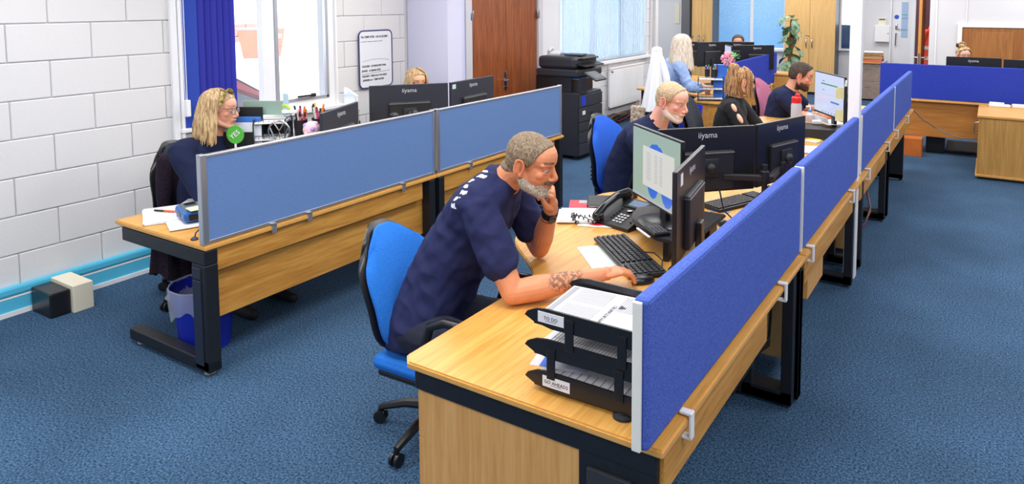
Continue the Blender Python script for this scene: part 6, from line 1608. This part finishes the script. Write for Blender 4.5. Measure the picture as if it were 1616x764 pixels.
# ---------------------------------------------------------------- HATCH and RIGHT DESK
ht = thing('hatch', 'wood-panelled hatch with a white surround in the right-hand wall', 'hatch', (0, 12.985, 0))
mb = MB(); mb.bx(-.47, 1.5, -.02, .005, 1.603, 1.665, .004); mb.bx(-.47, -.405, -.02, .005, .6, 1.61, .004); mb.build('frame', M_upvc, ht)
M_hw = wood('hatch_wood', (166, 108, 54), (134, 82, 38), 'z', .4)
mb = MB(); mb.bx(-.405, 1.5, -.006, .004, .6, 1.603); mb.build('board', M_hw, ht)
for a, b in ((-.27, .30), (.42, 1.0)):
    mb = MB(); mb.bx(a, b, -.014, -.006, .7, 1.53, .004); mb.build('raised_panel', wood('hatch_panel', (176, 118, 62), (146, 92, 44), 'z', .4), ht)
t = thing('desk', 'oak desk behind the deep blue screen on the right', 'desk')
mb = MB(); prism_bev(mb, [(-1.26, 10.28), (1.9, 10.28), (1.9, 11.1), (-1.26, 11.1)], .705, .732); o = mb.build('desktop', M_wx, t); two_mat(o, M_edge)
mb = MB(); mb.bx(-1.22, -.06, 10.34, 10.36, .24, .70); mb.bx(-.04, 1.85, 10.34, 10.36, .24, .70); mb.build('modesty_panel', wood('panel_oak_x', (188, 128, 56), (158, 100, 38), 'x', .5), t)
for x in (-1.2, .4, 1.8):
    mb = MB(); mb.bx(x - .03, x + .03, 10.4, 11.0, 0, .70); mb.build('leg', M_black, t)
t = thing('desk_screen', 'deep blue fabric screen along the right-hand desk', 'desk screen', (.33, 10.31, 0))
mb = MB(); mb.box((0, 0, .965), (3.2, .035, .455), None, .008); mb.build('fabric_panel', M_bluedk, t)
mb = MB(); mb.bx(-1.3, -1.2, -.03, .03, .728, .742); mb.bx(1.2, 1.3, -.03, .03, .728, .742); mb.build('clamp', M_upvc, t)
monitor('black monitor in front of the woman with pinned-up hair', (-.19, 10.75), math.radians(90), .64, .40, .88, 'monitors on the right-hand desk', 'foot', base_z=.732)
monitor('black monitor at the right edge of the frame above the deep blue screen', (.47, 10.72), math.radians(82), .64, .40, .87, 'monitors on the right-hand desk', 'foot', base_z=.732)
t = thing('cupboard', 'beech side cupboard standing in front of the deep blue screen at the right edge', 'cupboard', (-.10, 9.18, 0))
mb = MB(); mb.bx(.015, 1.2, .01, .98, .05, .705, .003); mb.build('carcass', wood('beech_upright', (206, 158, 84), (184, 134, 62), 'z', .45), t)
mb = MB(); mb.bx(0, 1.22, -.01, 1.0, .705, .732, .004); mb.build('top', M_wx, t)
mb = MB(); mb.bx(0, 1.22, -.006, .99, .03, .055, .004); mb.build('base_board', M_edge, t); mb = MB(); mb.bx(.03, 1.18, .03, .95, 0, .03); mb.build('plinth', M_black, t)
mb = MB(); mb.bx(.50, .56, -.004, .01, .18, .45); mb.build('black_slot', M_bplas, t)
mb = MB(); mb.tube([(0.015, .1, .50), (-.02, .1, .51), (-.025, .1, .57), (-.02, .1, .63), (.015, .1, .64)], .008, 8); mb.build('handle', M_steel, t)
t = thing('first_aid_pack', 'white packets lying on the right-hand cupboard', 'packets', (.12, 10.05, .733))
mb = MB(); mb.box((0, 0, .015), (.22, .1, .03), .1, .008); mb.box((-.03, .02, .04), (.16, .06, .02), -.1, .008); mb.build('packet', M_paper, t)
mb = MB(); mb.box((.2, .03, .02), (.14, .08, .04), .1, .006); mb.build('carton', M_upvc, t)
tag(MB().tube([(-.80, 9.6, .69), (-.70, 9.75, .55), (-.55, 9.9, .43), (-.40, 9.85, .37), (-.25, 9.6, .38), (-.115, 9.25, .46)], .006, 6).build('cable', mat('grey_cable', (110, 116, 130), .5)), 'grey cable sagging from the long blue screens to the right-hand cupboard', 'cable')
tag(MB().bx(-.98, -.72, 10.10, 10.32, 0, .235, .003).build('wooden_box', M_orange), 'orange cherry-wood box on the floor below the deep blue screen', 'box')
t = thing('computer_tower', 'black computer and footrest in the shade under the right-hand desk', 'computer', (-.40, 10.6, 0))
mb = MB(); mb.bx(-.3, -.08, -.1, .35, 0, .36, .01); mb.build('case', M_bplas, t); mb = MB(); mb.box((.12, .05, .08), (.36, .3, .04), Matrix.Rotation(.3, 3, 'X'), .01); mb.build('footrest', M_bsat, t)
# ---------------------------------------------------------------- RIGHT ROW ITEMS beyond the twin monitors
t = thing('water_bottle', 'clear drinking bottle with a red flip-top lid', 'bottle', (-1.70, 7.40, .733))
mb = MB(); mb.lathe([(.05, 0), (.055, .01), (.055, .22), (.045, .25), (.042, .25), (.05, .22), (.05, .012), (0, .012)], (0, 0, 0), 24); mb.build('flask', glass('bottle_plastic', (225, 228, 235), .45, .15), t)
mb = MB(); mb.lathe([(.048, .245), (.05, .25), (.05, .30), (.04, .31), (0, .31)], (0, 0, 0), 24); mb.box((.01, 0, .325), (.05, .03, .035), None, .01); mb.build('lid', mat('lid_red', (232, 44, 50), .35), t)
mb = MB(); mb.tube([(0, 0, .02), (0, 0, .25)], .008, 8); mb.build('straw', mat('straw_pink', (240, 130, 130), .4), t)
t = thing('soap_bottle', 'clear pump bottle with a blue collar and white nozzle', 'bottle', (-1.53, 7.25, .815))
mb = MB(); mb.lathe([(.04, 0), (.045, .01), (.045, .075), (.02, .10), (0, .10)], (0, 0, 0), 20); mb.build('flask', glass('bottle_plastic'), t)
mb = MB(); mb.lathe([(.018, .10), (.018, .125), (0, .125)], (0, 0, 0), 16); mb.build('collar', mat('collar_blue', (60, 160, 215), .4), t)
mb = MB(); mb.tube([(0, 0, .125), (0, 0, .155), (-.04, 0, .155)], .008, 8); mb.build('nozzle', M_upvc, t)
tag(MB().box((-1.44, 7.17, .835), (.10, .06, .036), .3, .008).build('soap_box', M_upvc), 'small white box next to the pump bottle', 'box')
t = thing('desk_organiser', 'low black monitor riser tray with papers beneath it', 'organiser', (-1.35, 6.95, .733), math.radians(12))
mb = MB(); mb.bx(-.26, .24, -.24, .30, .06, .078, .004); mb.bx(-.26, .24, -.245, -.235, .03, .11, .003); mb.bx(.23, .24, -.24, .3, .06, .11, .003); mb.bx(-.26, -.25, -.24, .3, .06, .10, .003); mb.build('tray', M_bplas, t)
mb = MB(); mb.bx(-.25, -.22, -.22, .28, 0, .06); mb.bx(.2, .23, -.22, .28, 0, .06); mb.build('support', M_bplas, t)
for (x, y, w_, d_, a, lab) in ((-1.32, 6.25, .22, .30, 20, 'white printed sheets behind the right twin monitor'), (-1.15, 6.5, .2, .28, -10, 'white papers near the blue screen by the riser tray'), (-1.45, 6.7, .1, .3, 70, 'sheets under the edge of the black riser tray')):
    printed(lab, x, y, .733, w_, d_, a, [], 4)
tag(MB().tube([(-1.50, 6.72, .752), (-1.30, 6.66, .752)], .008, 8).build('highlighter', mat('highlighter_yellow', (246, 224, 60), .4)), 'yellow highlighter lying before the black riser tray', 'highlighter')
t = thing('wire_basket', 'white paper tray standing under the pale lit monitor', 'tray', (-1.33, 7.22, .815), math.radians(-50))
mb = MB(); mb.box((0, 0, .02), (.28, .20, .004)); mb.box((0, -.1, .05), (.28, .004, .07), Matrix.Rotation(.3, 3, 'X')); mb.build('tray', M_upvc, t)
# under-desk things on the right row
t = thing('carton', 'brown carton with black handling marks hung under the nearest desk', 'carton', (-.99, 3.86, .12))
mb = MB(); mb.bx(-.12, .12, -.16, .16, 0, .36, .003); mb.build('body', M_card, t)
mb = MB(); mb.bx(.1205, .122, -.1, -.02, .2, .3); mb.bx(.1205, .122, -.1, -.02, .1, .18); mb.bx(.1205, .122, .0, .08, .12, .26); mb.build('printed_mark', M_bplas, t)
pedestal('drawer_pedestal', 'beech drawer pedestal hung under the second desk', (-1.35, 4.28, .2), .44, .46, .5, 2, M_wz, 0, 'drawer pedestals', hand=False)
pedestal('drawer_pedestal', 'beech drawer pedestal under the third desk past the column', (-1.35, 5.75, .05), .44, .46, .6, 2, M_wz, 0, 'drawer pedestals', hand=False)
for k in range(3):
    mb = MB(); mb.tube([(-1.25, 3.0 + .1 * k, .60), (-1.1 + .03 * k, 3.1, .34 + .02 * k), (-.98, 3.25 + .05 * k, .27 - .02 * k), (-.9, 3.45, .30 + .02 * k), (-.93, 3.62, .5)], .007, 6)
    tag(mb.build('cable', M_bplas), 'black cable drooping in a bundle under the nearest desk', 'cable', 'cables under the right row')
mb = MB(); mb.bx(-1.18, -.95, 3.05, 3.38, .22, .27, .008); tag(mb.build('socket_strip', M_bplas), 'black socket strip slung under the nearest desk', 'socket strip')
for k, m in enumerate((MATS['red_cable'], M_bplas)):
    mb = MB(); mb.tube([(-.95, 6.95, .3 + .05 * k), (-.88, 6.8, .12 + .03 * k), (-.9, 6.6, .05), (-1.0, 6.45, .02)], .007, 6)
    tag(mb.build('cable', m), ['red cable', 'black cable'][k] + ' trailing by the leg beyond the column', 'cable')
# white crate by the trunking end
t = thing('crate', 'white box with a dark hollow at the end of the blue trunking', 'box', (-5.19, 2.18, 0), math.radians(0))
mb = MB(); mb.bx(-.16, .14, -.02, .10, 0, .18, .004); mb.bx(.10, .14, -.35, .0, 0, .18, .004) if False else None; mb.build('case', M_cream, t)
mb = MB(); mb.bx(-.15, .11, -.14, -.02, .0, .16, .01); mb.build('dark_inside', M_bplas, t)
# ceiling lamp bodies
for i, x in enumerate((-3.9, -1.6, .9)):
    for y in (-.6, 1.9, 4.4, 6.9, 9.4, 12.0, 14.6):
        o = MB().bx(x - .76, x + .76, y - .51, y + .51, 2.935, 2.96).build('trim_lamp_tray', M_upvc); struct(o)
